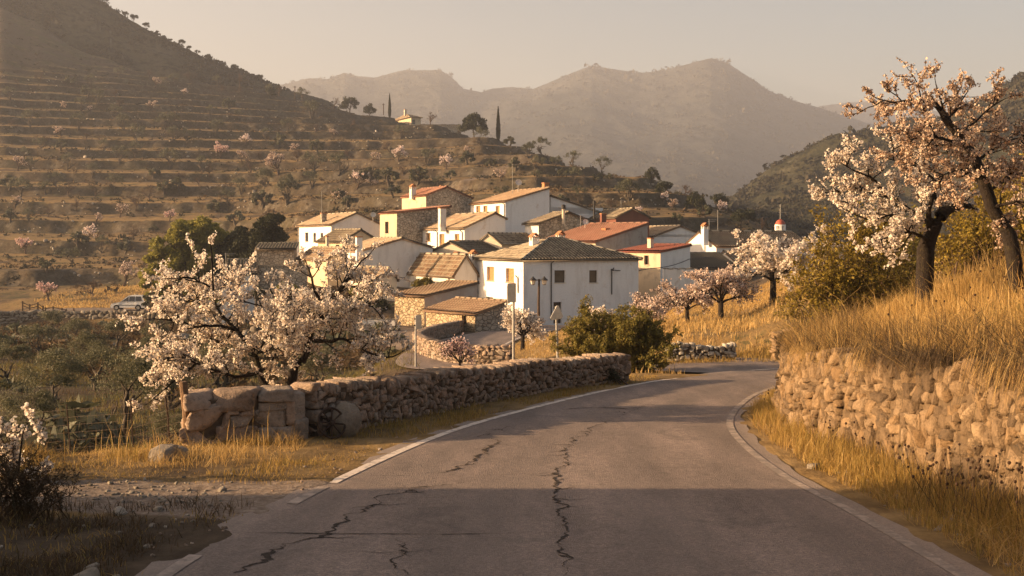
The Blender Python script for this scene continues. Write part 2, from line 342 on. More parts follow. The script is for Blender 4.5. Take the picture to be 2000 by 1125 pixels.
COLS = {
 -700: [(30, 800), (60, 720), (100, 680), (135, 650), (200, 600), (300, 520), (420, 420), (560, 330), (800, 330)],
 -300: [(30, 795), (60, 715), (100, 670), (130, 640), (150, 610), (200, 520), (300, 360), (400, 210), (520, 90), (640, 10), (900, 60)],
 0: [(30, 790), (50, 715), (80, 660), (110, 645), (127, 640), (140, 606), (165, 560), (200, 500), (240, 430), (300, 325), (380, 200), (460, 95), (560, 12), (640, -10), (900, 40)],
 60: [(30, 790), (50, 715), (80, 665), (110, 645), (127, 634), (130, 606), (140, 600), (160, 568), (200, 500), (240, 430), (300, 325), (380, 212), (460, 115), (550, 40), (640, 30), (900, 60)],
 180: [(30, 795), (50, 715), (80, 668), (110, 646), (127, 636), (130, 606), (138, 601), (150, 578), (175, 545), (200, 500), (240, 430), (300, 325), (380, 222), (460, 150), (525, 105), (600, 120), (800, 180)],
 310: [(30, 790), (50, 720), (80, 668), (110, 646), (126, 636), (129, 608), (138, 602), (150, 568), (170, 540), (200, 490), (240, 425), (300, 325), (380, 230), (450, 172), (500, 148), (560, 160), (800, 240)],
 450: [(30, 785), (50, 722), (80, 668), (105, 640), (125, 600), (140, 580), (160, 545), (190, 490), (240, 415), (300, 330), (370, 250), (430, 200), (485, 168), (540, 180), (750, 280)],
 600: [(30, 785), (50, 725), (70, 680), (90, 625), (110, 560), (125, 515), (150, 488), (190, 440), (240, 385), (300, 322), (370, 258), (430, 213), (470, 192), (520, 205), (700, 330)],
 750: [(30, 795), (45, 735), (60, 690), (75, 655), (88, 622), (100, 575), (115, 530), (130, 500), (150, 475), (190, 425), (240, 372), (300, 315), (370, 262), (420, 236), (450, 227), (500, 250), (650, 350)],
 850: [(30, 775), (40, 727), (48, 702), (60, 668), (75, 650), (88, 634), (100, 592), (115, 530), (130, 495), (150, 470), (190, 420), (240, 365), (300, 308), (360, 265), (400, 246), (440, 262), (600, 360)],
 950: [(30, 745), (38, 712), (42, 697), (52, 676), (65, 656), (80, 640), (90, 632), (100, 600), (115, 530), (130, 490), (150, 462), (190, 415), (240, 355), (300, 300), (345, 268), (380, 278), (550, 370)],
 1050: [(30, 722), (33, 706), (40, 683), (50, 665), (60, 655), (78, 642), (90, 632), (100, 600), (115, 535), (130, 490), (150, 455), (190, 405), (240, 345), (290, 300), (320, 291), (360, 310), (550, 380)],
 1150: [(30, 715), (35, 690), (42, 670), (55, 655), (70, 645), (85, 637), (95, 628), (110, 570), (130, 490), (150, 450), (190, 400), (240, 350), (275, 325), (310, 340), (500, 410)],
 1250: [(30, 710), (35, 688), (45, 662), (60, 640), (80, 635), (95, 628), (110, 570), (130, 500), (150, 455), (190, 400), (230, 358), (260, 342), (290, 356), (480, 430)],
 1350: [(30, 702), (31.5, 668), (36, 645), (42, 630), (50, 610), (60, 592), (75, 590), (95, 590), (110, 550), (130, 510), (150, 465), (190, 410), (235, 380), (265, 395), (450, 455)],
 1450: [(30, 703), (31.5, 656), (36, 640), (42, 618), (50, 595), (60, 577), (75, 572), (95, 568), (115, 530), (140, 490), (170, 455), (215, 427), (240, 438), (400, 475)],
 1550: [(30, 704), (31.2, 640), (36, 600), (42, 575), (50, 555), (60, 540), (80, 530), (100, 525), (140, 500), (200, 472), (230, 480), (400, 500)],
 1700: [(30, 640), (36, 570), (45, 545), (60, 525), (100, 510), (200, 490), (400, 500)],
 1850: [(30, 560), (36, 530), (45, 515), (60, 505), (100, 495), (200, 488), (400, 492)],
 2050: [(30, 520), (45, 505), (100, 492), (400, 492)],
 3200: [(30, 500), (45, 495), (100, 490), (400, 492)],
}
CP = np.array(sorted(COLS)); CD = []
for c in CP:
    k = np.array(COLS[c], float); yy = k[:, 0]; zz = (HOR - k[:, 1]) / F * yy
    CD.append((np.concatenate([yy, [1500, 4500]]), np.concatenate([zz, [min(zz[-1], 6), -8]])))
def zfar(x, y, terr=False):
    Y = np.maximum(y, 30.); px = np.clip(1000 + F * x / Y, CP[0] + .01, CP[-1] - .01)
    i = np.clip(np.searchsorted(CP, px) - 1, 0, len(CP) - 2)
    t = (px - CP[i]) / (CP[i + 1] - CP[i]); t = .5 * t + .5 * t * t * (3 - 2 * t)
    z = np.zeros(np.shape(px))
    for j in range(len(CP) - 1):
        m = i == j
        if not m.any(): continue
        a = np.interp(Y[m], *CD[j]); b = np.interp(Y[m], *CD[j + 1])
        z[m] = a * (1 - t[m]) + b * t[m]
    # folds of the hillside, then the dry-stone terraces
    far = sst(140, 230, Y)
    z = z + far * (1.8 * fbm(x / 75, y / 75, 3, 21)) + sst(40, 70, Y) * .35 * fbm(x / 5, y / 5, 4, 5)
    yp = HOR - F * z / Y
    mk = sst(150, 172, Y) * (1 - sst(1330, 1450, px)) * (1 - sst(700, 800, Y))
    mk = mk * np.where(px < 420, sst(-30, 60, yp - (125 - .1 * px) - 40 * fbm(x / 50, y / 80, 3, 8)), 1)
    mk = mk * (.86 + .14 * sst(.1, -.25, fbm(x / 35, y / 35, 3, 44)))
    st = 4.4
    q = z + 1.0 * fbm(x / 55, y / 55, 2, 31) + .10 * fbm(x / 9, y / 9, 2, 32)
    k = np.floor(q / st); f = q / st - k
    g = np.where(f < .80, .36 * f / .80, np.where(f < .89, .36 + .62 * sst(.80, .89, f), .98 + .02 * (f - .89) / .11))
    z = z + mk * (k + g - q / st) * st + far * (.10 * fbm(x / 4, y / 4, 3, 6) + .12 * np.abs(fbm(x / 2.2, y / 2.2, 3, 16)))
    if terr: return z, mk, f
    return z
# roads: main road edges (plan), village road centre line
EL = [(-3.0, -25), (-2.75, 0), (-2.6, 5), (-2.48, 7.8), (-2.33, 9), (-1.8, 12.05), (-1.04, 15.2), (0, 18), (2.03, 22.3), (3.9, 25.1), (6.6, 27.6), (11, 29.0), (20, 30.2), (45, 32)]
ER = [(3.7, -25), (3.4, 0), (3.22, 6.5), (3.1, 9.8), (2.95, 11.8), (3.0, 14.2), (3.26, 16.5), (3.95, 19.1), (4.9, 21.6), (6.2, 23.6), (9, 25.0), (14, 26.0), (24, 27.2), (45, 28.5)]
def resamp(p, step):
    p = np.array(p, float)
    # Catmull-Rom through the points
    out = []
    for i in range(len(p) - 1):
        a, b = p[max(i - 1, 0)], p[min(i + 2, len(p) - 1)]
        n = max(2, int(np.linalg.norm(p[i + 1] - p[i]) / step))
        for t in np.arange(n) / n:
            m0 = (p[i + 1] - a) / 2; m1 = (b - p[i]) / 2
            out.append((2 * t**3 - 3 * t**2 + 1) * p[i] + (t**3 - 2 * t**2 + t) * m0 + (-2 * t**3 + 3 * t**2) * p[i + 1] + (t**3 - t**2) * m1)
    out.append(p[-1]); out = np.array(out)
    s = np.concatenate([[0], np.cumsum(np.linalg.norm(np.diff(out[:, :2], axis=0), axis=1))])
    n = max(2, int(s[-1] / step)); u = np.linspace(0, s[-1], n + 1)
    return np.stack([np.interp(u, s, out[:, j]) for j in range(out.shape[1])], 1)
NS = 420
def evenly(p, n):
    q = resamp(p, .1); s = np.concatenate([[0], np.cumsum(np.linalg.norm(np.diff(q, axis=0), axis=1))])
    u = np.linspace(0, s[-1], n); return np.stack([np.interp(u, s, q[:, j]) for j in range(2)], 1)
def match(ea, eb, n):   # pair both edges station by station
    A = evenly(ea, n); B = evenly(eb, n); return A, B
RL, RR = match(EL, ER, NS)
def vp(px, py, Y): p = P(px, py, Y); return tuple(p)
VC = [(7.2, 28.2, -3.17), (4.6, 29.6, -3.22), (2.0, 31.6, -3.45), (-.2, 34.6, -3.85), (-1.9, 38.5, -4.2), vp(888, 690, 43), vp(912, 672, 53), vp(962, 656, 64), vp(1020, 645, 75), vp(1085, 637, 87), vp(1150, 634, 96), vp(1230, 632, 106)]
VR = resamp(VC, .5); VHW = np.interp(np.arange(len(VR)), [0, 12, len(VR) - 1], [1.9, 2.0, 1.9])
TRACK = resamp([(-2.2, 10.6, 0), (-4.5, 10.75, 0), (-7, 11.0, 0), (-13, 11.2, 0), (-25, 11.0, 0)], .3)
PK = resamp([vp(120, 604, 131.5), vp(200, 603, 132), vp(300, 606, 132), vp(420, 606, 132)], 1.0)
LANE = resamp([vp(690, 700, 52), vp(720, 672, 60), vp(765, 652, 68), vp(800, 641, 76), vp(850, 636, 84)], .8)
def near_line(x, y, ln):
    d = np.full(x.shape, 1e9); z = np.zeros(x.shape)
    for p in ln:
        q = np.hypot(x - p[0], y - p[1]); m = q < d; d = np.where(m, q, d); z = np.where(m, p[2], z)
    return d, z
def zt(x, y, raw=False):
    x = np.atleast_1d(np.asarray(x, float)); y = np.atleast_1d(np.asarray(y, float)); x, y = np.broadcast_arrays(x, y); x = x.copy(); y = y.copy()
    z = np.empty(x.shape); a = y < 40
    xx, yy = x[a], y[a]
    if a.any():
        wl = sst(28, 37, yy); wr = sst(29.9, 30.8, yy); k = sst(2.6, 4.4, xx); w = wl * (1 - k) + wr * k
        z[a] = znear(xx, yy) * (1 - w) + np.where(w > 0, zfar(xx, yy), 0) * w
    b = ~a
    if b.any(): z[b] = zfar(x[b], y[b])
    m = (y > 26) & (y < 112) & (x > -14) & (x < 22)
    if m.any():
        d, zz = near_line(x[m], y[m], VR); k = 1 - sst(1.9, 4.2, d); z[m] = z[m] * (1 - k) + (zz - .07) * k
    m = (y > 124) & (y < 142) & (x > -60) & (x < -28)
    if m.any():
        d, zz = near_line(x[m], y[m], PK); k = 1 - sst(2.6, 4.0, d); z[m] = z[m] * (1 - k) + (zz - .02) * k
    # under the main road
    m = (y < 33) & (y > -26)
    if m.any():
        c = (RL + RR) / 2; hw = np.linalg.norm(RL - RR, axis=1) / 2
        xm, ym = x[m], y[m]; dd = np.full(xm.shape, 1e9)
        for p, h in zip(c[::2], hw[::2]): dd = np.minimum(dd, np.hypot(xm - p[0], ym - p[1]) - h)
        z[m] -= .05 * (1 - sst(-.3, -.02, dd))
    return z
def hit(px, py, y0=30., y1=900.):
    """distance at which the ground first shows at that picture row"""
    Y = np.linspace(y0, y1, int((y1 - y0) * 2)); z = zt((px - 1000) / F * Y, Y)
    pr = HOR - F * z / Y; i = np.nonzero(pr <= py)[0]
    return float(Y[i[0]]) if len(i) else float(Y[np.argmin(pr)])
def gz(x, y): return float(zt(x, y)[0])

ty = np.concatenate([np.arange(-25, 4, .8), np.arange(4, 34, .14), np.arange(34, 60, .35), np.arange(60, 100, .6), np.arange(100, 165, .9), np.arange(165, 420, .72), np.arange(420, 560, 1.0), 560 * 1.045 ** np.arange(0, 42)])
tt = np.concatenate([-np.geomspace(1.15, .52, 22), np.arange(-.515, .515, .0026), np.geomspace(.52, 1.15, 22)])
TT, TY = np.meshgrid(tt, ty); TX = TT * np.maximum(TY, 34); shp = TX.shape
TZ = zt(TX.ravel(), TY.ravel()).reshape(shp)
x, y, z = TX.ravel(), TY.ravel(), TZ.ravel()
px = 1000 + F * x / np.maximum(y, 34); yp = HOR - F * z / np.maximum(y, 1)
n1 = fbm(x / 9, y / 9, 4, 61); n2 = fbm(x / 2, y / 2, 4, 62)
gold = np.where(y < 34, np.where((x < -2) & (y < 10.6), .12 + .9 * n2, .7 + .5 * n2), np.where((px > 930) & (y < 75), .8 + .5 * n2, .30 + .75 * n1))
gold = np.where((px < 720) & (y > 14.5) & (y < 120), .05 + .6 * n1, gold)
gold = np.where((px > 60) & (px < 420) & (y > 134) & (y < 172), .8 + .5 * n2, gold)
gold = np.where(y > 175, .42 + .8 * n1 + .25 * n2, gold)
gold = np.where((y > 330) & (px < 250), .2 + .6 * n1, gold)
green = np.where((px < 720) & (y > 16) & (y < 120), .55 + .6 * n2, .25 + .5 * n1)
dT, _ = near_line(x[y < 30], y[y < 30], TRACK); grav = np.zeros(len(x)); grav[y < 30] = 1 - sst(.55, 1.1, dT + .35 * n2[y < 30])
m = (y > 120) & (y < 145); d, _ = near_line(x[m], y[m], PK); grav[m] = 1 - sst(2.2, 3.2, d)
m = (y > 45) & (y < 95); d, _ = near_line(x[m], y[m], LANE); grav[m] = np.maximum(grav[m], 1 - sst(1.2, 1.9, d))
grav = np.maximum(grav, np.where((px > 560) & (px < 1450) & (y > 86) & (y < 140), .45 + .5 * n1, 0))
# the dirt trail and the stone lane climbing the hill (picture columns give its course)
trail = np.array([(868, 372), (905, 362), (950, 345), (985, 328), (1012, 318), (1030, 305), (1030, 293), (1015, 285)], float)
tl = np.array([P(a, b, hit(a, b, 150, 420)) for a, b in trail]); tl = resamp(tl, 1.0)
m = (y > 180) & (y < 400) & (px > 820) & (px < 1080); d, _ = near_line(x[m], y[m], tl); grav[m] = np.maximum(grav[m], 1 - sst(.8, 1.9, d))
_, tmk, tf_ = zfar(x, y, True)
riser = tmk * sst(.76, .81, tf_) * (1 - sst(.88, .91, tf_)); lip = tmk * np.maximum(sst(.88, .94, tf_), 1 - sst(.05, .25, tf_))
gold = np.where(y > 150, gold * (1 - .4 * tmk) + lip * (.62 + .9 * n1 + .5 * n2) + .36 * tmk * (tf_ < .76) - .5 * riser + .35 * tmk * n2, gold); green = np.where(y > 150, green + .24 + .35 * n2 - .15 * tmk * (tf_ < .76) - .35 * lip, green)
zone = np.stack([np.clip(gold, 0, 1), np.clip(green, 0, 1), np.clip(grav, 0, 1)], 1)
nr, nc = shp
ii = (np.arange(nr - 1)[:, None] * nc + np.arange(nc - 1)[None]).ravel()
Fq = np.stack([ii, ii + 1, ii + nc + 1, ii + nc], 1)
m, t, b = newmat('hill_and_field_soil', .95, .1); o = posco(t)
zs = vsep(t, nd(t, 'Attribute', attribute_name='zone').outputs['Vector'])
g = nd(t, 'NewGeometry'); nz = vsep(t, g.outputs['True Normal'])[2]
nA = noise(t, .35, 10, .72, o); nB = noise(t, 2.2, 8, .7, o); nC = noise(t, 14, 6, .65, o)
soil = ramp(t, nB, [(.3, (.04, .029, .019)), (.5, (.074, .054, .035)), (.7, (.115, .085, .055))])
gr = ramp(t, nB, [(.3, (.13, .082, .034)), (.5, (.22, .145, .062)), (.7, (.31, .215, .10))])
gn = ramp(t, nB, [(.3, (.032, .032, .016)), (.55, (.062, .058, .025)), (.7, (.105, .088, .038))])
gv = ramp(t, nC, [(.3, (.12, .092, .07)), (.5, (.20, .155, .12)), (.7, (.30, .245, .195))])
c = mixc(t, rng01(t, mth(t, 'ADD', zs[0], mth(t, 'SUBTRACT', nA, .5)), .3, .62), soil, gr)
c = mixc(t, rng01(t, mth(t, 'ADD', zs[1], mth(t, 'MULTIPLY', mth(t, 'SUBTRACT', nB, .5), 1.6)), .48, .70), c, gn)
c = mixc(t, rng01(t, mth(t, 'ADD', zs[2], mth(t, 'MULTIPLY', mth(t, 'SUBTRACT', nB, .5), .8)), .42, .62), c, gv)
vo = nd(t, 'TexVoronoi'); vo.inputs['Scale'].default_value = 1.1; t.links.new(o, vo.inputs['Vector'])
st = mixc(t, mth(t, 'MULTIPLY', vsep(t, vo.outputs['Color'])[0], rng01(t, nC, .4, .6)), (.05, .042, .03), (.33, .29, .23))
st = mixc(t, rng01(t, nA, .36, .54), st, mixc(t, rng01(t, nB, .4, .6), (.045, .034, .022), (.095, .072, .045)))
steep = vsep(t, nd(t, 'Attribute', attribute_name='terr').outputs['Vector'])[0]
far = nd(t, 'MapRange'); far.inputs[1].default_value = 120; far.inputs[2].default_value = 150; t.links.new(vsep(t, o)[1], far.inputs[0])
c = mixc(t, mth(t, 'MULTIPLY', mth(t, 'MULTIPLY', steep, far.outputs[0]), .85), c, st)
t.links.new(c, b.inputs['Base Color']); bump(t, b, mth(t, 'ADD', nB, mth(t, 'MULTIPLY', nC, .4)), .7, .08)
M['soil'] = m
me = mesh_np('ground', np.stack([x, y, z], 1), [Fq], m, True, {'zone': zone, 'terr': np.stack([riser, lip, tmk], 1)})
tag(link('ground', me), kind='structure')

# ------------------------------------------------------------------ far hills and mountains
def hillsheet(name, sky, Yc, Y0, back, mat, amp, nsc, seed, base=None, n=420, rows=150, zb=-12, pw=1.0, cliff=None):
    sky = np.array(sky, float); pxs = np.linspace(sky[0, 0], sky[-1, 0], n)
    ys = np.interp(pxs, sky[:, 0], sky[:, 1])
    V = []; k = []
    zc = (HOR - ys) / F * Yc
    us = np.concatenate([np.linspace(0, 1, rows), np.linspace(1.03, 1.03 + back, 18)])
    for u in us:
        Y = Y0 + (Yc - Y0) * u if u <= 1 else Yc + (u - 1) * (Yc - Y0)
        X = (pxs - 1000) / F * Y
        if u <= 1: Z = zb + (zc - zb) * u ** pw
        else: Z = zc - (zc - zb) * ((u - 1) / back) ** 1.3 * .9
        a = amp * sst(0, .15, u) * (sst(1.0, .86, u) if u <= 1 else sst(1.0, 1.2, u))
        r = (ridged(X / nsc + .35 * Y / nsc, Y / nsc * .55, 6, seed) - .55) * 2
        Z = Z + a * r + .12 * amp * fbm(X / nsc * 7, Y / nsc * 7, 4, seed + 5) * (1 if u < 1 else .5)
        Z = Z + .02 * amp * fbm(X / nsc * 40, Y / nsc * 40, 3, seed + 8)
        V.append(np.stack([X, np.full_like(X, Y), Z], 1))
    V = np.array(V); nr, nc = V.shape[:2]
    ii = (np.arange(nr - 1)[:, None] * nc + np.arange(nc - 1)[None]).ravel()
    me = mesh_np(name, V.reshape(-1, 3), [np.stack([ii, ii + 1, ii + nc + 1, ii + nc], 1)], mat, True)
    return tag(link(name, me), kind='structure'), V
def m_hill(name, sc, veg, dry, rock, rk=.62):
    m, t, b = newmat(name, .95, .1); o = posco(t)
    n1 = noise(t, sc, 10, .7, o); n2 = noise(t, sc * 9, 8, .7, o); g = nd(t, 'NewGeometry'); nz = vsep(t, g.outputs['Normal'])[2]
    c = mixc(t, rng01(t, n1, .4, .6), veg, dry)
    c = mixc(t, rng01(t, n2, .48, .60), c, tuple(q * .45 for q in veg))
    c = mixc(t, mth(t, 'MULTIPLY', rng01(t, nz, rk + .08, rk - .12), rng01(t, n2, .35, .55)), c, rock)
    t.links.new(c, b.inputs['Base Color']); bump(t, b, n2, .9, 1.5 / sc * .06); return m
mh1 = m_hill('scrubby_hill', .02, (.045, .045, .024), (.085, .072, .04), (.24, .22, .18), .66)
mh2 = m_hill('far_mountain', .0035, (.034, .038, .034), (.066, .064, .053), (.14, .13, .115), .66)
HB, HBV = hillsheet('hill', [(-260, -190), (0, -120), (100, -62), (195, 0), (250, 36), (300, 64), (350, 88), (400, 112), (450, 138), (500, 157), (540, 172), (580, 188), (640, 214), (700, 250)], 620, 470, .8, mh1, 9, 60, 3, zb=40)
HR, HRV = hillsheet('hill', [(1290, 470), (1340, 440), (1400, 404), (1440, 374), (1480, 345), (1500, 330), (1560, 300), (1620, 279), (1700, 256), (1760, 247), (1830, 236), (1900, 206), (1950, 176), (2000, 148), (2100, 95), (2350, 20), (2700, 40)], 560, 330, .8, mh1, 11, 70, 14, zb=-6)
MT, MTV = hillsheet('mountain', [(300, 230), (430, 190), (560, 164), (600, 154), (640, 156), (672, 142), (700, 149), (730, 152), (790, 138), (860, 137), (882, 152), (905, 174), (940, 180), (962, 173), (1000, 170), (1040, 174), (1075, 160), (1120, 140), (1155, 128), (1200, 135), (1250, 143), (1300, 138), (1340, 128), (1388, 116), (1420, 122), (1450, 142), (1500, 176), (1550, 196), (1600, 210), (1650, 226), (1710, 246), (1760, 275), (1900, 330), (2100, 380)], 2800, 1500, .5, mh2, 50, 540, 5, n=640, rows=200, zb=-5)
hillsheet('mountain', [(1350, 300), (1500, 245), (1600, 208), (1650, 201), (1720, 195), (1760, 204), (1820, 214), (1900, 238), (2050, 280), (2300, 300)], 3700, 2950, .3, mh2, 42, 400, 9, n=260, rows=90, zb=20)

# ------------------------------------------------------------------ roads
m, t, b = newmat('worn_asphalt', .85, .35); o = posco(t)
mp = nd(t, 'Mapping'); mp.inputs['Scale'].default_value = (1.3, .28, 1); t.links.new(o, mp.inputs['Vector'])
nA = noise(t, .8, 9, .72, mp.outputs[0]); nB = noise(t, 9, 6, .7, o); nC = noise(t, 120, 3, .7, o)
v = nd(t, 'TexVoronoi'); v.inputs['Scale'].default_value = 75; t.links.new(o, v.inputs['Vector'])
c = ramp(t, nA, [(.3, (.13, .103, .088)), (.5, (.21, .166, .142)), (.7, (.30, .235, .20))])
c = mixc(t, 1.0, c, ramp(t, nB, [(.3, (.78, .77, .76)), (.6, (1.06, 1.05, 1.04))]), 'MULTIPLY')
c = mixc(t, 1.0, c, ramp(t, vsep(t, v.outputs['Color'])[0], [(0, (.7, .7, .7)), (.6, (1, 1, 1)), (1, (1.35, 1.32, 1.28))]), 'MULTIPLY')
c = mixc(t, mth(t, 'MULTIPLY', rng01(t, noise(t, .9, 10, .75, o, dist=.8), .56, .68), .55), c, (.075, .062, .054))
ls = vsep(t, nd(t, 'Attribute', attribute_name='lane').outputs['Vector']); lw = mth(t, 'ADD', ls[0], mth(t, 'MULTIPLY', mth(t, 'SUBTRACT', noise(t, .35, 4, .6, o), .5), .10))
wv_ = mth(t, 'ABSOLUTE', mth(t, 'SINE', mth(t, 'MULTIPLY', lw, 12.57)))      # four polished wheel tracks
c = mixc(t, mth(t, 'MULTIPLY', rng01(t, wv_, .55, .95), mth(t, 'MULTIPLY', rng01(t, nB, .3, .6), .34)), c, (.10, .083, .072))
c = mixc(t, mth(t, 'MULTIPLY', rng01(t, mth(t, 'ABSOLUTE', mth(t, 'SUBTRACT', lw, .5)), .43, .50), .5), c, (.30, .245, .20))   # dusty margins
t.links.new(c, b.inputs['Base Color']); bump(t, b, mth(t, 'ADD', v.outputs['Distance'], mth(t, 'MULTIPLY', nC, .6)), .9, .008)
M['asphalt'] = m
m, t, b = newmat('worn_road_paint', .8, .3); o = posco(t)
c = mixc(t, rng01(t, noise(t, 7, 10, .75, o), .50, .62), (.60, .52, .44), (.22, .18, .155)); t.links.new(c, b.inputs['Base Color']); M['paint'] = m
m, t, b = newmat('faded_road_paint', .85, .3); o = posco(t)
c = mixc(t, rng01(t, noise(t, 5, 10, .75, o), .36, .56), (.42, .34, .28), (.20, .165, .14)); t.links.new(c, b.inputs['Base Color']); M['paint_faded'] = m
def strip(name, A, B, mat, zoff, cross=7, kind='structure', wob=0):
    A = np.array(A); B = np.array(B); u = np.linspace(0, 1, cross)
    V = A[:, None] * (1 - u)[None, :, None] + B[:, None] * u[None, :, None]
    if V.shape[2] == 2: V = np.concatenate([V, zroad(V[..., 1:2])], 2)
    V[..., 2] += zoff
    n = len(A); ii = (np.arange(n - 1)[:, None] * cross + np.arange(cross - 1)[None]).ravel()
    ln = np.stack([np.tile(u, n), np.repeat(np.arange(n) * .16, cross), np.zeros(n * cross)], 1)
    me = mesh_np(name, V.reshape(-1, 3), [np.stack([ii, ii + 1, ii + cross + 1, ii + cross], 1)], mat, True, {'lane': ln})
    return tag(link(name, me), kind=kind)
edge = lambda s: .10 * fbm(s * .9, s * 0 + 3, 4, 77)
sA = np.arange(NS) * .16
outL = (RL - RR) / np.linalg.norm(RL - RR, axis=1)[:, None]
strip('road', RL + outL * (.12 + 1.6 * edge(sA))[:, None], RR - outL * (.12 + 1.6 * edge(sA + 300))[:, None], M['asphalt'], 0, 24)
def perp(ln):
    d = np.gradient(ln[:, :2], axis=0); d /= np.linalg.norm(d, axis=1)[:, None]; return np.stack([-d[:, 1], d[:, 0], d[:, 0] * 0], 1)
pv = perp(VR)
strip('village_road', VR + pv * VHW[:, None], VR - pv * VHW[:, None], M['asphalt'], -.012, 6)
strip('road_marking', VR[14:] - pv[14:] * (VHW[14:, None] - .22), VR[14:] - pv[14:] * (VHW[14:, None] - .10), M['paint'], -.004, 2)
yl = RL[:, 1]; i0 = int(np.argmax(yl > 11.3)); i1 = int(np.argmax((RL[:, 0] > 3.6)))
strip('road_marking', RL[i0:i1] - outL[i0:i1] * .02, RL[i0:i1] - outL[i0:i1] * .14, M['paint'], .006, 3)
j0 = int(np.argmax(yl > 6.4)); j1 = int(np.argmax(yl > 8.6))
strip('road_marking', RL[j0:j1] - outL[j0:j1] * .02, RL[j0:j1] - outL[j0:j1] * .14, M['paint_faded'], .006, 3)
strip('road_marking', RL[j1 + 8:i0] - outL[j1 + 8:i0] * .02, RL[j1 + 8:i0] - outL[j1 + 8:i0] * .14, M['paint_faded'], .006, 3)
strip('road_marking', RR + outL * .02, RR + outL * .13, M['paint_faded'], .006, 3)
k0 = int(np.argmax(RL[:, 0] > 5.6))
strip('road_marking', RL[k0:] - outL[k0:] * .02, RL[k0:] - outL[k0:] * .12, M['paint'], .006, 3)
# cracks and tar: courses read off the picture, laid on the road
def rp(px, py):
    Y = 4400. / (py - 560.2); return np.array([(px - 1000) / F * Y, Y])
m, t, b = newmat('open_crack', .95, .05); t.links.new(ramp(t, noise(t, 30, 4, .6, objco(t)), [(.3, (.03, .025, .022)), (.7, (.075, .062, .052))]), b.inputs['Base Color']); M['crack'] = m
def crack(pts, w0, w1, jit=.05, seed=0, branches=0):
    r = np.random.default_rng(seed); p = np.array([rp(*q) for q in pts])
    s = np.concatenate([[0], np.cumsum(np.linalg.norm(np.diff(p, axis=0), axis=1))]); u = np.arange(0, s[-1], .035)
    q = np.stack([np.interp(u, s, p[:, 0]), np.interp(u, s, p[:, 1])], 1)
    d = np.gradient(q, axis=0); d /= np.linalg.norm(d, axis=1)[:, None] + 1e-9; nn = np.stack([-d[:, 1], d[:, 0]], 1)
    q = q + nn * (jit * 1.3 * fbm(u * 2.4, u * 0 + seed, 3, seed) + jit * 1.0 * fbm(u * 9, u * 0 + seed, 3, seed + 4) + jit * .5 * fbm(u * 26, u * 0 + seed, 2, seed + 6))[:, None]
    wv = np.interp(u / s[-1], [0, .15, .5, .85, 1], [w0 * .4, w0, (w0 + w1) / 2, w1, .003]) * np.clip(.10 + 1.7 * vn(u * 6, u * 0 + seed, seed + 1) * vn(u * 1.1, u * 0, seed + 2), .1, 1.6)
    wa = wv * (.3 + .5 * vn(u * 22, u * 0 + 3, seed + 11)); wb = wv * (.3 + .5 * vn(u * 22, u * 0 + 8, seed + 12))
    return q + nn * wa[:, None], q - nn * wb[:, None], q
CR = [([(468, 1120), (520, 1088), (560, 1066), (620, 1050), (660, 1030), (690, 1005), (730, 985), (760, 970), (800, 962), (850, 948), (905, 940)], .055, .02, .07),
      ([(858, 926), (880, 922), (905, 905), (930, 895), (955, 880), (975, 862), (940, 853), (965, 842), (1000, 833), (960, 830)], .06, .015, .06),
      ([(1125, 1122), (1110, 1090), (1103, 1060), (1098, 1020), (1092, 980), (1085, 950), (1083, 925), (1095, 905), (1110, 880), (1125, 860), (1150, 838), (1190, 822), (1240, 800), (1290, 783)], .042, .014, .06),
      ([(440, 1041), (560, 1042), (700, 1043), (860, 1044), (1000, 1043), (1098, 1041)], .018, .018, .015),
      ([(690, 928), (820, 930), (960, 928), (1090, 924), (1220, 912), (1400, 916)], .010, .010, .015),
      ([(800, 1124), (775, 1095), (790, 1070), (770, 1050)], .05, .02, .06), ([(640, 1078), (760, 1080), (860, 1072)], .02, .01, .03),
      ([(1098, 800), (1140, 797), (1200, 797), (1230, 800)], .05, .05, .02), ([(1090, 1085), (1140, 1092)], .03, .01, .04)]
V = []; Fc = []; n = 0
for i, (pts, w0, w1, j) in enumerate(CR):
    a, bb, q = crack(pts, w0, w1, j, 11 + i)
    qs = [(a, bb)]
    r = np.random.default_rng(i)
    if w0 > .04:
        for _ in range(int(len(q) / 16)):           # short side cracks
            k = r.integers(4, len(q) - 4); th = r.uniform(0, 6.28); Lh = r.uniform(.08, .35)
            u = np.linspace(0, 1, 9)[:, None]; dirv = np.array([cos(th), sin(th)]); nv = np.array([-sin(th), cos(th)])
            c_ = q[k] + dirv * u * Lh + nv * .02 * np.sin(u * 9 + th)
            ww = (.012 * (1 - u) + .002); qs.append((c_ + nv * ww, c_ - nv * ww))
    for A_, B_ in qs:
        m_ = len(A_); v_ = np.empty((2 * m_, 3)); v_[0::2, :2] = A_; v_[1::2, :2] = B_; v_[:, 2] = zroad(v_[:, 1]) + .004 + .0004 * (len(V) % 5)
        i_ = n + 2 * np.arange(m_ - 1); Fc.append(np.stack([i_, i_ + 1, i_ + 3, i_ + 2], 1)); V.append(v_); n += 2 * m_
tag(link('road_cracks', mesh_np('road_cracks', np.vstack(V), [np.vstack(Fc)], M['crack'])), kind='structure')

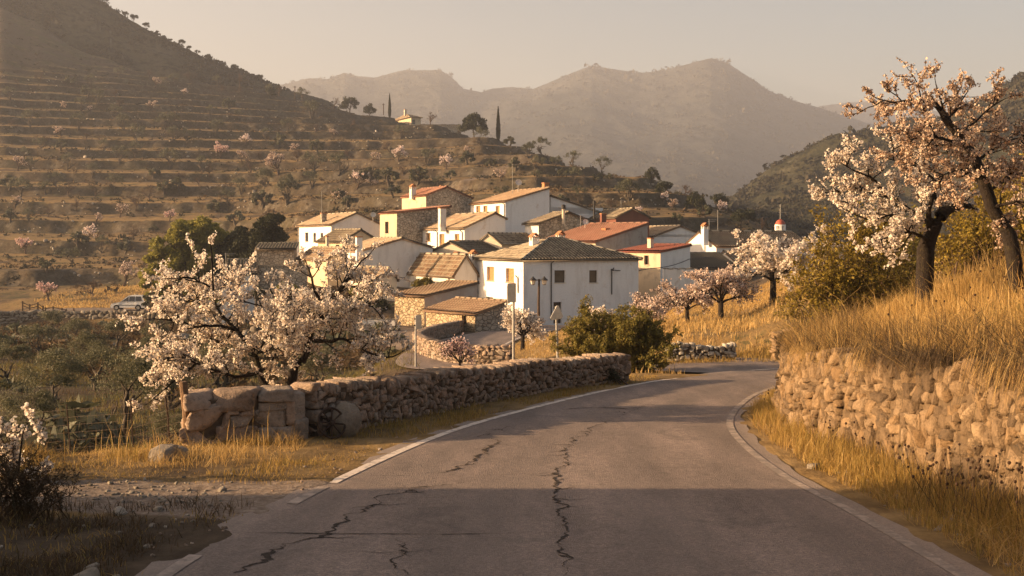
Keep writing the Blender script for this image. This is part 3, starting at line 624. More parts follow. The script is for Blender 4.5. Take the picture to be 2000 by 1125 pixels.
# ================================================================== STONE WALLS
def cube_template(n):
    g = np.linspace(-1, 1, n + 1); V = {}; Fs = []
    def idx(p):
        k = tuple(np.round(p, 5)); return V.setdefault(k, len(V))
    for ax in range(3):
        for sg in (-1, 1):
            for i in range(n):
                for j in range(n):
                    q = []
                    for (a, b) in ((i, j), (i + 1, j), (i + 1, j + 1), (i, j + 1)):
                        p = [0, 0, 0]; p[ax] = sg; p[(ax + 1) % 3] = g[a]; p[(ax + 2) % 3] = g[b]; q.append(idx(p))
                    Fs.append(q if sg > 0 else q[::-1])
    return np.array(list(V.keys())), np.array(Fs)
TV, TF = cube_template(4)
_l = np.linalg.norm(TV, axis=1)[:, None]
TV7, TF7 = cube_template(8)
def stones(cs, dims, yaws, jitter=.10, tilt=.06, seed=0, fine=False, cuts=4):
    """N irregular rounded stones: centres, full sizes (along, across, up), headings"""
    TV, TF = (TV7, TF7) if fine else (globals()['TV'], globals()['TF'])
    r = np.random.default_rng(seed); cs = np.array(cs); dims = np.array(dims); yaws = np.array(yaws); N = len(cs)
    dh = dims / 2; rho = .28 * dh.min(1)[:, None, None]; p_ = TV[None] * dh[:, None]; inn = np.clip(p_, -(dh[:, None] - rho), dh[:, None] - rho); df = p_ - inn
    loc = inn + rho * df / (np.linalg.norm(df, axis=2)[..., None] + 1e-9)
    loc = loc / dh[:, None] + r.normal(0, jitter * .55, (N, len(TV), 3)) * (dh.min(1)[:, None] / dh)[:, None]
    for _ in range(cuts):                                 # random planar cuts give flat chipped sides
        nrm = r.normal(size=(N, 3)); nrm /= np.linalg.norm(nrm, axis=1)[:, None]; dd = r.uniform(.64, 1.0, N)
        pr = (loc * nrm[:, None]).sum(2); ex = np.clip(pr - dd[:, None], 0, None); loc -= ex[..., None] * nrm[:, None] * .8
    loc = loc + (r.normal(0, jitter, (N, 1, 3)) * loc[..., [1, 2, 0]])
    loc *= dims[:, None] / 2
    a = r.normal(0, tilt, N); ca, sa = np.cos(a)[:, None], np.sin(a)[:, None]
    x_ = loc[..., 0] * ca - loc[..., 2] * sa; z_ = loc[..., 0] * sa + loc[..., 2] * ca
    cyw, syw = np.cos(yaws)[:, None], np.sin(yaws)[:, None]
    out = np.stack([x_ * cyw - loc[..., 1] * syw, x_ * syw + loc[..., 1] * cyw, z_], 2) + cs[:, None]
    Fs = (TF[None] + (np.arange(N) * len(TV))[:, None, None]).reshape(-1, 4)
    return out.reshape(-1, 3), Fs
def wall_layout(path, zb, zt_, lx, lz, thick, seed, lean=0, capf=None, gap=.94):
    """courses of stones along a plan path; zb, zt_ functions of arclength"""
    r = np.random.default_rng(seed); p = np.array(path, float); s = np.concatenate([[0], np.cumsum(np.linalg.norm(np.diff(p, axis=0), axis=1))])
    T = s[-1]; cs, ds, ys = [], [], []
    hmax = max(zt_(q) - zb(q) for q in np.linspace(0, T, 50)); nrow = max(2, int(round(hmax / lz)))
    rel = np.concatenate([[0], np.cumsum(r.uniform(.7, 1.3, nrow))]); rel /= rel[-1]
    for k in range(nrow):
        u = -r.uniform(0, lx)
        top = k == nrow - 1
        while u < T:
            big = lx * np.exp(r.normal(0, .38)) * (capf if top and capf else 1)
            c = min(max(u + big / 2, 0), T)
            h = zt_(c) - zb(c); z0 = zb(c) + h * rel[k]; z1 = zb(c) + h * rel[k + 1]
            x_ = np.interp(c, s, p[:, 0]); y_ = np.interp(c, s, p[:, 1])
            e = .12; dx = np.interp(min(c + e, T), s, p[:, 0]) - np.interp(max(c - e, 0), s, p[:, 0]); dy = np.interp(min(c + e, T), s, p[:, 1]) - np.interp(max(c - e, 0), s, p[:, 1])
            yaw = math.atan2(dy, dx); nx, ny = -sin(yaw), cos(yaw)
            sh = r.normal(0, .010) - lean * (rel[k] + rel[k + 1]) / 2
            zz = (z0 + z1) / 2 + r.normal(0, (z1 - z0) * (.16 if not top else .10))
            hh = (z1 - z0) * r.uniform(.85, 1.45)
            if r.random() < .22 and not top and (z1 - z0) > .1:   # two thin stones instead of one
                for q in (-.25, .25):
                    cs.append((x_ + nx * sh, y_ + ny * sh, zz + q * (z1 - z0))); ds.append((big * gap * 1.08, thick * r.uniform(.92, 1.08), (z1 - z0) * .56)); ys.append(yaw)
            else:
                cs.append((x_ + nx * sh, y_ + ny * sh, zz)); ds.append((big * gap * 1.08, thick * r.uniform(.96, 1.04), hh)); ys.append(yaw)
            u += big
    return cs, ds, ys
def core(path, zb, zt_, thick, off, lean=0):
    mb = MB(); p = np.array(path); s = np.concatenate([[0], np.cumsum(np.linalg.norm(np.diff(p, axis=0), axis=1))]); pr = perp(np.concatenate([p, p[:, :1] * 0], 1))
    vs = []; fs = []
    for i in range(len(p)):
        a = p[i] + pr[i, :2] * thick / 2; b_ = p[i] - pr[i, :2] * thick / 2
        k_ = -pr[i, :2] * lean
        vs += [(*a, zb(s[i]) - .3), (*b_, zb(s[i]) - .3), (*(b_ + k_), zt_(s[i])), (*(a + k_), zt_(s[i]))]
    for i in range(len(p) - 1):
        o_ = 4 * i
        for j in range(4): fs.append((o_ + j, o_ + 4 + j, o_ + 4 + (j + 1) % 4, o_ + (j + 1) % 4))
    fs += [(3, 2, 1, 0), tuple(4 * (len(p) - 1) + j for j in range(4))]
    mb.add(np.array(vs) - np.array(off), fs); return mb
def stone_wall(name, label, path, zb, zt_, lx, lz, thick, mat, seed, lean=0, capf=None, extra=None, cat='wall', group=None, step=.3, coremat=None):
    p = resamp(path, step)
    cs, ds, ys = wall_layout(p, zb, zt_, lx, lz, thick, seed, lean, capf)
    if extra:
        for c_, d_, y_ in extra: cs.append(c_); ds.append(d_); ys.append(y_)
    V, Fs = stones(cs, ds, ys, .11, .12, seed)
    off = np.array([p[0][0], p[0][1], zb(0)])
    o_ = link(name, mesh_np(name, V - off, [Fs], mat, False), None, off); tag(o_, label, cat, group)
    mb = core(p, zb, lambda q: zt_(q) - lz * .6, thick * .82, off, lean); me = bpy.data.meshes.new('wall_core'); me.from_pydata(mb.v, [], mb.f); me.materials.append(coremat or M['mortar'])
    link('wall_core', me, o_); return o_
M['lime_joint'] = m_plain('sandy_lime_joint', (.10, .07, .042), .95, .1, 0, .5, 9)
# low wall on the left of the road: 0.66 m, falling with the road
lwp = resamp([(-2.80, 15.15), (-2.1, 16.4), (-.95, 18.9), (.9, 22.15), (2.3, 23.9)], .1); lws = np.concatenate([[0], np.cumsum(np.linalg.norm(np.diff(lwp, axis=0), axis=1))])
lzy = lambda q: zroad(np.interp(q, lws, lwp[:, 1]))
stone_wall('roadside_wall', 'long low dry stone wall curving along the shaded left side of the road', lwp, lambda q: lzy(q) - .10, lambda q: lzy(q) + np.interp(q, [0, 1, 10], [.68, .65, .56]) + .02 * sin(q * 2.1), .095, .115, .46, M['stone_road'], 3, 0, .7)
# its squared end pier of big blocks
ex = []
pa = np.array([-4.18, 14.40]); pb = np.array([-2.82, 14.95]); dv = pb - pa; LL = np.linalg.norm(dv); yw = math.atan2(dv[1], dv[0])
zb0 = float(zroad(14.6)) - .05
for (u0, u1, z0, z1) in [(.0, .35, .51, .70), (.37, .93, .47, .71), (.95, 1.36, .56, .71), (0, .41, .26, .53), (.43, .52, .27, .47), (.50, .64, .40, .47), (.65, .86, .40, .47), (.55, .84, .26, .40), (.90, 1.22, .45, .55), (.87, 1.24, .21, .45), (1.23, 1.36, .27, .56), (0, .38, .10, .27), (.39, .86, .08, .26), (.88, 1.28, .03, .21), (0, .2, -.1, .10), (.2, .6, -.1, .09), (.6, .9, -.1, .08), (1.1, 1.4, -.1, .12), (1.28, 1.44, .1, .3), (1.35, 1.52, .28, .62), (1.36, 1.54, -.05, .28)]:
    c_ = pa + dv / LL * (u0 + u1) / 2; ex.append(((c_[0] + R.gauss(0, .006), c_[1] + R.gauss(0, .008), zb0 + (z0 + z1) / 2), ((u1 - u0) * 1.12, .46, (z1 - z0) * 1.17), yw))
V, Fs = stones([e[0] for e in ex], [e[1] for e in ex], [e[2] for e in ex], .075, .02, 11, True, 2)
off = np.array([pa[0], pa[1], zb0]); o_ = tag(link('wall_end_pier', mesh_np('wall_end_pier', V - off, [Fs], M['stone_road']), None, off), 'squared pier of large weathered blocks beside the wooden fence post', 'wall')
mb = MB(); c_ = pa + dv / 2; mb.box((c_[0] - off[0], c_[1] - off[1], .28), np.array([dv[0], dv[1], 0]) * .47, np.array([-dv[1], dv[0], 0]) / LL * .17, (0, 0, .34)); obj('wall_core', mb, M['mortar'], o_)
# retaining wall on the right, stones set on edge
rwp = resamp([(5.15, -6), (4.95, 0), (4.75, 7), (4.55, 10), (4.2, 13.5), (4.07, 16.0), (4.35, 17.8), (5.3, 19.9), (7.2, 21.9), (10, 23.3)], .1); rws = np.concatenate([[0], np.cumsum(np.linalg.norm(np.diff(rwp, axis=0), axis=1))])
rzy = lambda q: zroad(np.interp(q, rws, rwp[:, 1]))
stone_wall('retaining_wall', 'tall golden retaining wall of upright stones under the grassy bank', rwp, lambda q: rzy(q) - .12, lambda q: rzy(q) + float(hwall(np.interp(q, rws, rwp[:, 1]))) + .06 * sin(q * 1.3) + .04 * sin(q * 3.7 + 1), .14, .225, .42, M['stone_bank'], 5, .14, coremat=M['lime_joint'])
# far side of the bend
fw = [P(1512, 700, 30.2)[:2], P(1545, 700, 30.25)[:2], (8.6, 30.7), (12, 31.6), (20, 33)]
fz = lambda q: -3.24
stone_wall('retaining_wall', 'sunlit coursed stone wall on the far outer side of the road bend', fw, lambda q: -3.3, lambda q: -3.24 + np.interp(q, [0, .5, 2, 9], [.75, .92, 1.0, 1.2]), .13, .10, .4, M['stone_bank'], 15)
fw2 = [P(1305, 700, 30.4)[:2], P(1360, 700, 30.4)[:2], P(1432, 700, 30.5)[:2]]
stone_wall('retaining_wall', 'short pale stone wall at the foot of the almond field across the bend', fw2, lambda q: -3.28, lambda q: -3.22 + .42 + .06 * sin(q * 4), .13, .10, .35, M['stone_white'], 16)
# outer wall of the village road's hairpin
hp = resamp([vp(1000, 700, 38)[:2], vp(930, 706, 38.5)[:2], vp(868, 708, 40)[:2], vp(828, 700, 43)[:2], vp(816, 684, 48)[:2], vp(826, 669, 55)[:2], vp(860, 652, 65)[:2], vp(905, 640, 75)[:2], vp(950, 632, 84)[:2], vp(985, 628, 90)[:2]], .3)
hs = np.concatenate([[0], np.cumsum(np.linalg.norm(np.diff(hp, axis=0), axis=1))]); hg = zt(hp[:, 0], hp[:, 1])
d_, z_ = near_line(hp[:, 0], hp[:, 1], VR); hr = z_
stone_wall('roadside_wall', 'curved stone parapet around the outside of the lower hairpin road', hp, lambda q: min(float(np.interp(q, hs, hg)), float(np.interp(q, hs, hr))) - .25, lambda q: float(np.interp(q, hs, hr)) + .62, .2, .13, .42, M['stone_road'], 21, 0, .8, step=.5)
# wall below the parking lane
pw = resamp([vp(-10, 640, 127)[:2], vp(60, 618, 128.2)[:2], vp(150, 612, 128.4)[:2], vp(240, 612, 128.2)[:2], vp(330, 614, 127.6)[:2], vp(420, 614, 127)[:2]], 1.0)
stone_wall('retaining_wall', 'rubble stone retaining wall below the parked car', pw, lambda q: (HOR - 637) / F * 128, lambda q: (HOR - 607.5) / F * 128, .52, .34, .6, M['stone_pale'], 31, 0, step=1)
# ================================================================== HOUSES
TP, TR = .30, .42
class Roof:
    def __init__(s): s.V = []; s.F = []; s.A = []; s.n = 0
    def raw(s, V, Fs, A=None):
        V = np.asarray(V, float); s.V.append(V); s.F.append(np.asarray(Fs) + s.n); s.n += len(V)
        s.A.append(np.zeros_like(V) if A is None else A)
    def plane(s, P0, eu, Ln, es, SL, lc=0, rc=0, seed=0):
        eu = np.array(eu, float); es = np.array(es, float); P0 = np.array(P0, float); nrm = np.cross(eu, es); nrm = nrm if nrm[2] > 0 else -nrm
        nu = int(Ln / (TP / 4)) + 1; us = np.linspace(0, Ln, nu + 1); prof = np.array([0, .075, .10, .075])[np.arange(nu + 1) % 4]
        top = np.full(nu + 1, SL)
        if lc: top = np.minimum(top, SL * us / lc)
        if rc: top = np.minimum(top, SL * (Ln - us) / rc)
        ns = int(SL / TR) + 1; rows = []
        for k in range(ns): rows += [(k * TR, .04), (min((k + 1) * TR, SL) - .002, .0)]
        V = []; A = []
        for (sv, h) in rows:
            q = np.minimum(sv, top)
            V.append(P0 + eu * us[:, None] + es * q[:, None] + nrm * (prof + h + .012 * np.sin(us * 1.7 + seed) * 1.0)[:, None]); A.append(np.stack([us + .001, np.full(nu + 1, min(sv + .001, SL)), np.full(nu + 1, seed * 1.37)], 1))
        m = len(rows); ii = (np.arange(m - 1)[:, None] * (nu + 1) + np.arange(nu)[None]).ravel()
        s.raw(np.vstack(V), np.stack([ii, ii + 1, ii + nu + 2, ii + nu + 1], 1), np.vstack(A))
        # eave board / underside
        o = [P0 - nrm * .03, P0 + eu * Ln - nrm * .03]
        if rc: o.append(P0 + eu * (Ln - rc) + es * SL - nrm * .03)
        else: o.append(P0 + eu * Ln + es * SL - nrm * .03)
        if lc and abs(lc + rc - Ln) < 1e-3: pass
        else: o.append(P0 + eu * lc + es * SL - nrm * .03)
        mb = MB(); mb.prism(o, -nrm * .09)
        fs = []
        for f in mb.f:
            for k in range(1, len(f) - 1): fs.append((f[0], f[k], f[k + 1], f[k + 1]))
        s.raw(mb.v, fs, np.tile([.15, .21, seed], (len(mb.v), 1)))
    def ridge(s, pts, r=.11):
        V, f = tube(pts, r, 7); A = np.zeros_like(V); A[:, 0] = np.arange(len(V)) // 7 * .24; s.raw(V, f, A)
    def build(s, mat, parent, off):
        return link('roof', mesh_np('roof', np.vstack(s.V) - off, [np.vstack(s.F)], mat, False, {'tuv': np.vstack(s.A)}), parent)

def facade(mb, A, du, W, z0, z1, holes, inw, dep=.27):
    """wall face from A along du with rectangular holes (u0,u1,za,zb) and reveals going inward"""
    A = np.array(A, float); du = np.array(du, float); inw = np.array(inw, float)
    hs = [(max(.02, a), min(W - .02, b), max(z0 + .02, c), min(z1 - .02, d)) for a, b, c, d in holes]
    us = sorted({0, W} | {h[0] for h in hs} | {h[1] for h in hs}); zs = sorted({z0, z1} | {h[2] for h in hs} | {h[3] for h in hs})
    def pt(u, z, d=0): q = A + du * u + inw * d; return (q[0], q[1], z)
    for i in range(len(us) - 1):
        for j in range(len(zs) - 1):
            uc, zc = (us[i] + us[i + 1]) / 2, (zs[j] + zs[j + 1]) / 2
            if any(h[0] < uc < h[1] and h[2] < zc < h[3] for h in hs): continue
            mb.add([pt(us[i], zs[j]), pt(us[i + 1], zs[j]), pt(us[i + 1], zs[j + 1]), pt(us[i], zs[j + 1])], [(0, 1, 2, 3)])
    for a, b, c, d in hs:
        q = [(a, c), (b, c), (b, d), (a, d)]
        for k in range(4):
            (u0, w0), (u1, w1) = q[k], q[(k + 1) % 4]
            mb.add([pt(u0, w0), pt(u1, w1), pt(u1, w1, dep), pt(u0, w0, dep)], [(0, 1, 2, 3)])
WK = {'shutter': 'wood', 'dark': 'glass', 'blind': 'blind', 'door': 'wood_dark', 'pale': 'dish', 'green': 'dark_g'}
M['dark_g'] = m_plain('dark_green_shutter', (.03, .05, .04), .7, .3, 0, .2, 6)
HOUSES = {}
def house(key, name, label, cx, ye, Y, xl, xr, yaw=25, roof='gy', rh=1.5, p=.5, wall='white', tile='tile', wins=(), chims=(), ov=.28, dl=None, dr=None, base=None, ants=(), dishes=(), pipes=(), cat='house', wallR=None, ridge=True, group=None):
    a = radians(yaw); ca, sa = cos(a), sin(a); t0 = (cx - 1000) / F; C0 = np.array([t0 * Y, Y]); ze = (HOR - ye) / F * Y
    uR = np.array([ca, sa]); uL = np.array([-sa, ca])
    def sR(px): t = (px - 1000) / F; return (t * Y - C0[0]) / (ca - t * sa)
    def sL(px): t = (px - 1000) / F; return (C0[0] - t * Y) / (sa + t * ca)
    Wr = dr if dr else sR(xr); Wl = dl if dl else sL(xl)
    cor = [C0, C0 + uR * Wr, C0 + uR * Wr + uL * Wl, C0 + uL * Wl]
    zb = base if base is not None else float(min(zt(np.array([c[0] for c in cor]), np.array([c[1] for c in cor])))) - .4
    zb = min(zb, ze - 2.2)
    W = lambda u, v, z: np.array([C0[0] + uR[0] * u + uL[0] * v, C0[1] + uR[1] * u + uL[1] * v, z])
    off = np.array([C0[0], C0[1], zb]); root = empty(name, off, label, cat, group)
    holes = {'L': [], 'R': []}; wl = []
    for (sd, x0, x1, y0, y1, kd) in wins:
        f = sR if sd == 'R' else sL
        q = sorted((f(x0), f(x1))); Yc = Y + (q[0] + q[1]) / 2 * (sa if sd == 'R' else ca)
        h = (q[0], q[1], max(zb + .1, (HOR - y1) / F * Yc), min((HOR - y0) / F * Yc, ze - .12)); holes[sd].append(h); wl.append((sd, h, kd))
    mb = MB(); mb2 = MB() if wallR else mb
    ezL = ezR = ze
    gx = roof == 'gx'; A_, B_ = (Wl, Wr) if gx else (Wr, Wl); zr = ze + rh
    zr = ze if p <= .001 else zr; zfarE = zr if p >= .999 else ze - rh if p <= .001 else zr - rh * (1 - p) / p                # height of the eave on the far side
    if roof == 'hip': zfarE = ze; p = .5
    H4 = dict(R=ze, L=ze, B=ze, K=ze)                                 # wall tops: front-right, left, far right side, back
    if roof == 'gy': H4['K'] = zfarE
    if roof == 'gx': H4['B'] = zfarE
    z_ = lambda q: q
    facade(mb2, C0, uR, Wr, zb, min(ze, H4['R']) if roof != 'gy' else min(ze, zfarE), holes['R'], uL)
    facade(mb, C0, uL, Wl, zb, ze if roof != 'gx' else min(ze, zfarE), holes['L'], uR)
    facade(mb2, cor[1], uL, Wl, zb, zfarE if roof == 'gy' else min(ze, zfarE) if roof == 'gx' else ze, [], -uR)
    facade(mb, cor[3], uR, Wr, zb, zfarE if roof == 'gx' else min(ze, zfarE) if roof == 'gy' else ze, [], -uL)
    lo = min(ze, zfarE)
    if roof in ('gy', 'gx'):
        T = (lambda aa, bb, zz: W(aa, bb, zz)) if roof == 'gy' else (lambda aa, bb, zz: W(bb, aa, zz))
        for k, bb in enumerate((0, B_)):
            tgt = (mb2 if (roof == 'gy' and bb == 0) else mb2 if (roof == 'gx' and bb) else mb)
            pts = [T(0, bb, lo), T(A_, bb, lo)]
            if zfarE > lo + 1e-6: pts.append(T(A_, bb, zfarE))
            if .001 < p < .999: pts.append(T(p * A_, bb, zr))
            if ze > lo + 1e-6: pts.append(T(0, bb, ze))
            tgt.add(pts, [tuple(range(len(pts)))])
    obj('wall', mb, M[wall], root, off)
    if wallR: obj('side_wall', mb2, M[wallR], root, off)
    rf = Roof(); v3 = lambda v2, z=0: np.array([v2[0], v2[1], z])
    if roof in ('gy', 'gx'):
        ea, eb = (uR, uL) if roof == 'gy' else (uL, uR)
        run = max(p, .001) * A_; sl_ = math.hypot(run, rh); es = np.array([ea[0] * run, ea[1] * run, rh]) / sl_
        k = ov * sl_ / run
        T = (lambda aa, bb, zz: W(aa, bb, zz)) if roof == 'gy' else (lambda aa, bb, zz: W(bb, aa, zz))
        vo = ov * .55
        P0 = T(0, -vo, ze) - es * k + np.array([0, 0, .10])
        if p > .001: rf.plane(P0, v3(eb), B_ + 2 * vo, es, sl_ + k + (.15 if p >= .999 else 0), seed=R.random() * 9)
        if p < .999:
            run2 = (1 - p) * A_; d2 = zr - zfarE; s2 = math.hypot(run2, d2); es2 = np.array([-ea[0] * run2, -ea[1] * run2, d2]) / s2; k2 = ov * s2 / run2
            rf.plane(T(A_, -vo, zfarE) - es2 * k2 + np.array([0, 0, .10]), v3(eb), B_ + 2 * vo, es2, s2 + k2, seed=R.random() * 9)
        if ridge: rf.ridge([T(p * A_, b_, zr + .16) for b_ in np.linspace(-vo, B_ + vo, 12)])
    else:
        ins = min(Wr, Wl) / 2 if Wr >= Wl else Wr / 2 * .95
        ins = min(ins, Wl / 2, Wr / 2 - .01) if Wr >= Wl else ins
        i_u = ins if Wr >= Wl else Wr / 2; half = Wl / 2
        o = ov; zo = ze + .10 - o * rh / half
        def pl(c, e, Ln, s2, run, lc, rc):
            hgt = rh + o * rh / half; sl_ = math.hypot(run, hgt); es = np.array([s2[0] * run, s2[1] * run, hgt]) / sl_
            rf.plane(v3(c, zo), v3(e), Ln, es, sl_, lc, rc, R.random() * 9)
        c00 = C0 - uR * o - uL * o; LnR = Wr + 2 * o; LnL = Wl + 2 * o; iu = i_u + o
        pl(c00, uR, LnR, uL, half + o, iu, iu); pl(c00, uL, LnL, uR, iu, LnL / 2, LnL / 2)
        pl(c00 + uL * LnL, uR, LnR, -uL, half + o, iu, iu); pl(c00 + uR * LnR, uL, LnL, -uR, iu, LnL / 2, LnL / 2)
        r0, r1 = W(i_u, half, zr + .17), W(Wr - i_u, half, zr + .17)
        rf.ridge([r0 + (r1 - r0) * q for q in np.linspace(0, 1, 9)])
        for c_, r_ in ((W(-o, -o, zo + .07), r0), (W(-o, Wl + o, zo + .07), r0), (W(Wr + o, -o, zo + .07), r1), (W(Wr + o, Wl + o, zo + .07), r1)): rf.ridge([c_ + (r_ - c_) * q for q in np.linspace(0, 1, 9)], .09)
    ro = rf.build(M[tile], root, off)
    for sd, h, kd in wl:
        e = uR if sd == 'R' else uL; n_ = uL if sd == 'R' else uR; u0, u1, z0, z1 = h
        B = lambda u, d, z: np.array([C0[0] + e[0] * u + n_[0] * d, C0[1] + e[1] * u + n_[1] * d, z])
        def bx(mb, ua, ub, da, db, za, zb_): mb.hexa([B(ua, da, za), B(ub, da, za), B(ub, db, za), B(ua, db, za), B(ua, da, zb_), B(ub, da, zb_), B(ub, db, zb_), B(ua, db, zb_)])
        mb = MB(); fw = .05
        bx(mb, u0, u0 + fw, .19, .25, z0, z1); bx(mb, u1 - fw, u1, .19, .25, z0, z1); bx(mb, u0 + fw, u1 - fw, .19, .25, z1 - fw, z1); bx(mb, u0 + fw, u1 - fw, .19, .25, z0, z0 + fw)
        if kd in ('dark',): bx(mb, (u0 + u1) / 2 - .025, (u0 + u1) / 2 + .025, .19, .245, z0 + fw, z1 - fw)
        wn_ = obj('door' if kd == 'door' else 'window', mb, M['wood_dark' if kd in ('door', 'dark', 'blind') else 'wood'], root, off)
        mb = MB(); bx(mb, u0 + fw * .9, u1 - fw * .9, .225, .265, z0 + fw * .9, z1 - fw * .9)
        if kd in ('shutter', 'blind', 'green'):
            n = max(3, int((z1 - z0) / .14))
            for q in range(n): zz = z0 + (z1 - z0) * (q + .5) / n; bx(mb, u0 + fw, u1 - fw, .208, .2255, zz - .045, zz + .035)
        obj({'dark': 'pane', 'pale': 'pane', 'door': 'door_leaf'}.get(kd, 'shutter'), mb, M[WK[kd]], wn_, off)
        if kd != 'door':
            mb = MB(); bx(mb, u0 - .06, u1 + .06, -.05, .05, z0 - .06, z0 - .004); obj('sill', mb, M['terracotta' if kd == 'shutter' else 'cream'], wn_, off)
    for ch in chims:
        x0, x1, yt, yb, Yc = ch[:5]; st = ch[5] if len(ch) > 5 else 'house'; mt = ch[6] if len(ch) > 6 else wall
        c = P((x0 + x1) / 2, yt, Yc); wd = (x1 - x0) / F * Yc / 1.25; zt_, zb_ = c[2], (HOR - yb) / F * Yc - .9
        ex, ey = np.array([ca, sa, 0]) * wd / 2, np.array([-sa, ca, 0]) * wd / 2; zh = zt_ - zb_
        mb = MB(); cb = MB()
        if st == 'plain':
            mb.box((c[0], c[1], (zt_ + zb_) / 2 - .04), ex, ey, (0, 0, zh / 2 - .04)); cb.box((c[0], c[1], zt_ - .03), ex * 1.15, ey * 1.15, (0, 0, .05))
        elif st == 'pipe':
            mb.tube([(c[0], c[1], zb_), (c[0], c[1], zt_ - .45)], wd * .36, 10); cb.tube([(c[0], c[1], zt_ - .5), (c[0], c[1], zt_ - .1), (c[0], c[1], zt_ - .02)], [wd * .5, wd * .5, wd * .12], 10)
        else:
            zc = zt_ - min(.62, zh * .4)
            mb.box((c[0], c[1], (zc + zb_) / 2), ex, ey, (0, 0, (zc - zb_) / 2))
            for su in (-1, 1):
                for sv in (-1, 1): mb.box((c[0] + su * ex[0] * .78 + sv * ey[0] * .78, c[1] + su * ex[1] * .78 + sv * ey[1] * .78, zc + .15), ex * .2, ey * .2, (0, 0, .16))
            mb.box((c[0], c[1], zc + .1), ex * .5, ey * .5, (0, 0, .1))
            cb.box((c[0], c[1], zc + .33), ex * 1.18, ey * 1.18, (0, 0, .03))
            g0 = np.array([c[0], c[1], zc + .37])
            for sgn in (-1, 1): cb.prism([g0 - ey * 1.1 + sgn * ex * 1.1, g0 + ey * 1.1 + sgn * ex * 1.1, g0 + ey * 1.1 + np.array([0, 0, .26]), g0 - ey * 1.1 + np.array([0, 0, .26])], (0, 0, .045))
        co = obj('chimney', mb, M[mt], root, off); obj('chimney_cap', cb, M['iron' if st == 'pipe' else 'terracotta'], co, off)
    for (x, yt, yb, Yc) in ants:
        mb = MB(); b0 = P(x, yb, Yc); b1 = P(x, yt, Yc); b1[1] = b0[1]; mb.tube([b0 - np.array([0, 0, .6]), b1], .028, 6)
        for q, ln in ((.0, .55), (.12, .42)):
            zz = b1[2] - .08 - q * (b1[2] - b0[2])
            mb.tube([(b1[0] - .15, b1[1], zz), (b1[0] + ln * 1.6, b1[1] + .2, zz)], .018, 5)
            for k in range(6): mb.tube([(b1[0] - .1 + k * .16, b1[1] - .22 + .02 * k, zz), (b1[0] - .1 + k * .16, b1[1] + .26 - .02 * k, zz)], .010, 4)
        obj('antenna', mb, M['metal'], root, off)
    for (x, y_, r, Yc) in dishes:
        c = P(x, y_, Yc); rad = r / F * Yc; mb = MB(); vs = [tuple(c + np.array([0, .12 * rad + 0, 0]))]; fs = []
        nrm = np.array([.25, -.9, .35]); nrm /= np.linalg.norm(nrm); e1 = np.cross(nrm, (0, 0, 1.)); e1 /= np.linalg.norm(e1); e2 = np.cross(nrm, e1)
        vs = [tuple(c - nrm * rad * .28)]
        for q in range(1, 4):
            for k in range(14): th = 2 * pi * k / 14; rr = rad * q / 3; vs.append(tuple(c - nrm * rad * .28 * (1 - (q / 3) ** 2) + e1 * rr * cos(th) + e2 * rr * sin(th)))
        fs += [(0, 1 + k, 1 + (k + 1) % 14) for k in range(14)]
        for q in range(2): fs += [(1 + q * 14 + k, 1 + (q + 1) * 14 + k, 1 + (q + 1) * 14 + (k + 1) % 14, 1 + q * 14 + (k + 1) % 14) for k in range(14)]
        mb.add(vs, fs); mb.tube([c - nrm * .2, c - nrm * .3 - np.array([0, 0, rad * 2.6])], .03, 6); mb.tube([c + e2 * rad * .9, c + nrm * rad * .9], .014, 5)
        obj('satellite_dish', mb, M['dish'], root, off)
    for (sd, x, y0, y1) in pipes:
        f = sR if sd == 'R' else sL; u = f(x); e = uR if sd == 'R' else uL; n_ = uL if sd == 'R' else uR; Yc = Y + u * (sa if sd == 'R' else ca)
        q = C0 + e * u - n_ * .07; mb = MB(); z1 = (HOR - y0) / F * Yc; z0 = max(zb + .2, (HOR - y1) / F * Yc); qq = q - n_ * .18
        mb.tube([(qq[0] + e[0] * .12, qq[1] + e[1] * .12, z1), (q[0], q[1], z1 - .2), (q[0], q[1], z0)], .05, 7); obj('drainpipe', mb, M['trim'], root, off)
    if roof != 'flat' and len(pipes):   # gutter under the visible eave
        pass
    HOUSES[key] = dict(root=root, C0=C0, uR=uR, uL=uL, Wr=Wr, Wl=Wl, ze=ze, zb=zb, zr=zr, off=off, W=W)
    return root

house('main', 'house', 'big white house with hipped grey tile roof and brown windows, nearest above the road', 1022, 508, 90, 931, 1247, 25, 'hip', 1.62, wall='white', tile='tile_grey',
      wins=[('L', 951, 965, 521, 548, 'shutter'), ('L', 988, 1004, 524, 551, 'shutter'), ('R', 1083, 1104, 528, 552, 'blind'), ('R', 1151, 1167, 528, 552, 'blind'), ('R', 1081, 1097, 590, 632, 'door'), ('L', 949, 963, 580, 586, 'dark')],
      chims=[(1034, 1053, 456, 486, 95, 'house', 'white'), (1086, 1103, 452, 480, 97, 'house', 'white')], pipes=[('R', 1076, 510, 625), ('R', 1194, 523, 575), ('L', 1013, 538, 572)])
house('barn', 'stone_barn', 'golden rubble stone barn with sloping brown roof left of the big white house', 829, 580, 80, 771, 932, 50, 'gy', .75, 1.0, 'rubble', 'tile_orange', wallR='pinkish', wins=[('R', 915, 921, 569, 585, 'dark')], ov=.2, cat='barn')
house('lean', 'shed', 'low stone lean-to with reddish tile roof in front of the stone barn', 928, 615, 73, 832, 990, 40, 'gy', .65, 1.0, 'rubble', 'tile_orange', wallR='rubble_grey', wins=[('L', 902, 911, 614, 633, 'door')], ov=.2, cat='shed')
house('mid', 'house', 'low white house with mossy brown roof just behind the stone barn', 888, 535, 97, 779, 932, 28, 'gy', 1.5, .5, 'white_old', 'tile', ov=.3, chims=[(917, 932, 489, 521, 99, 'house', 'white')], pipes=[('L', 878, 537, 552)])
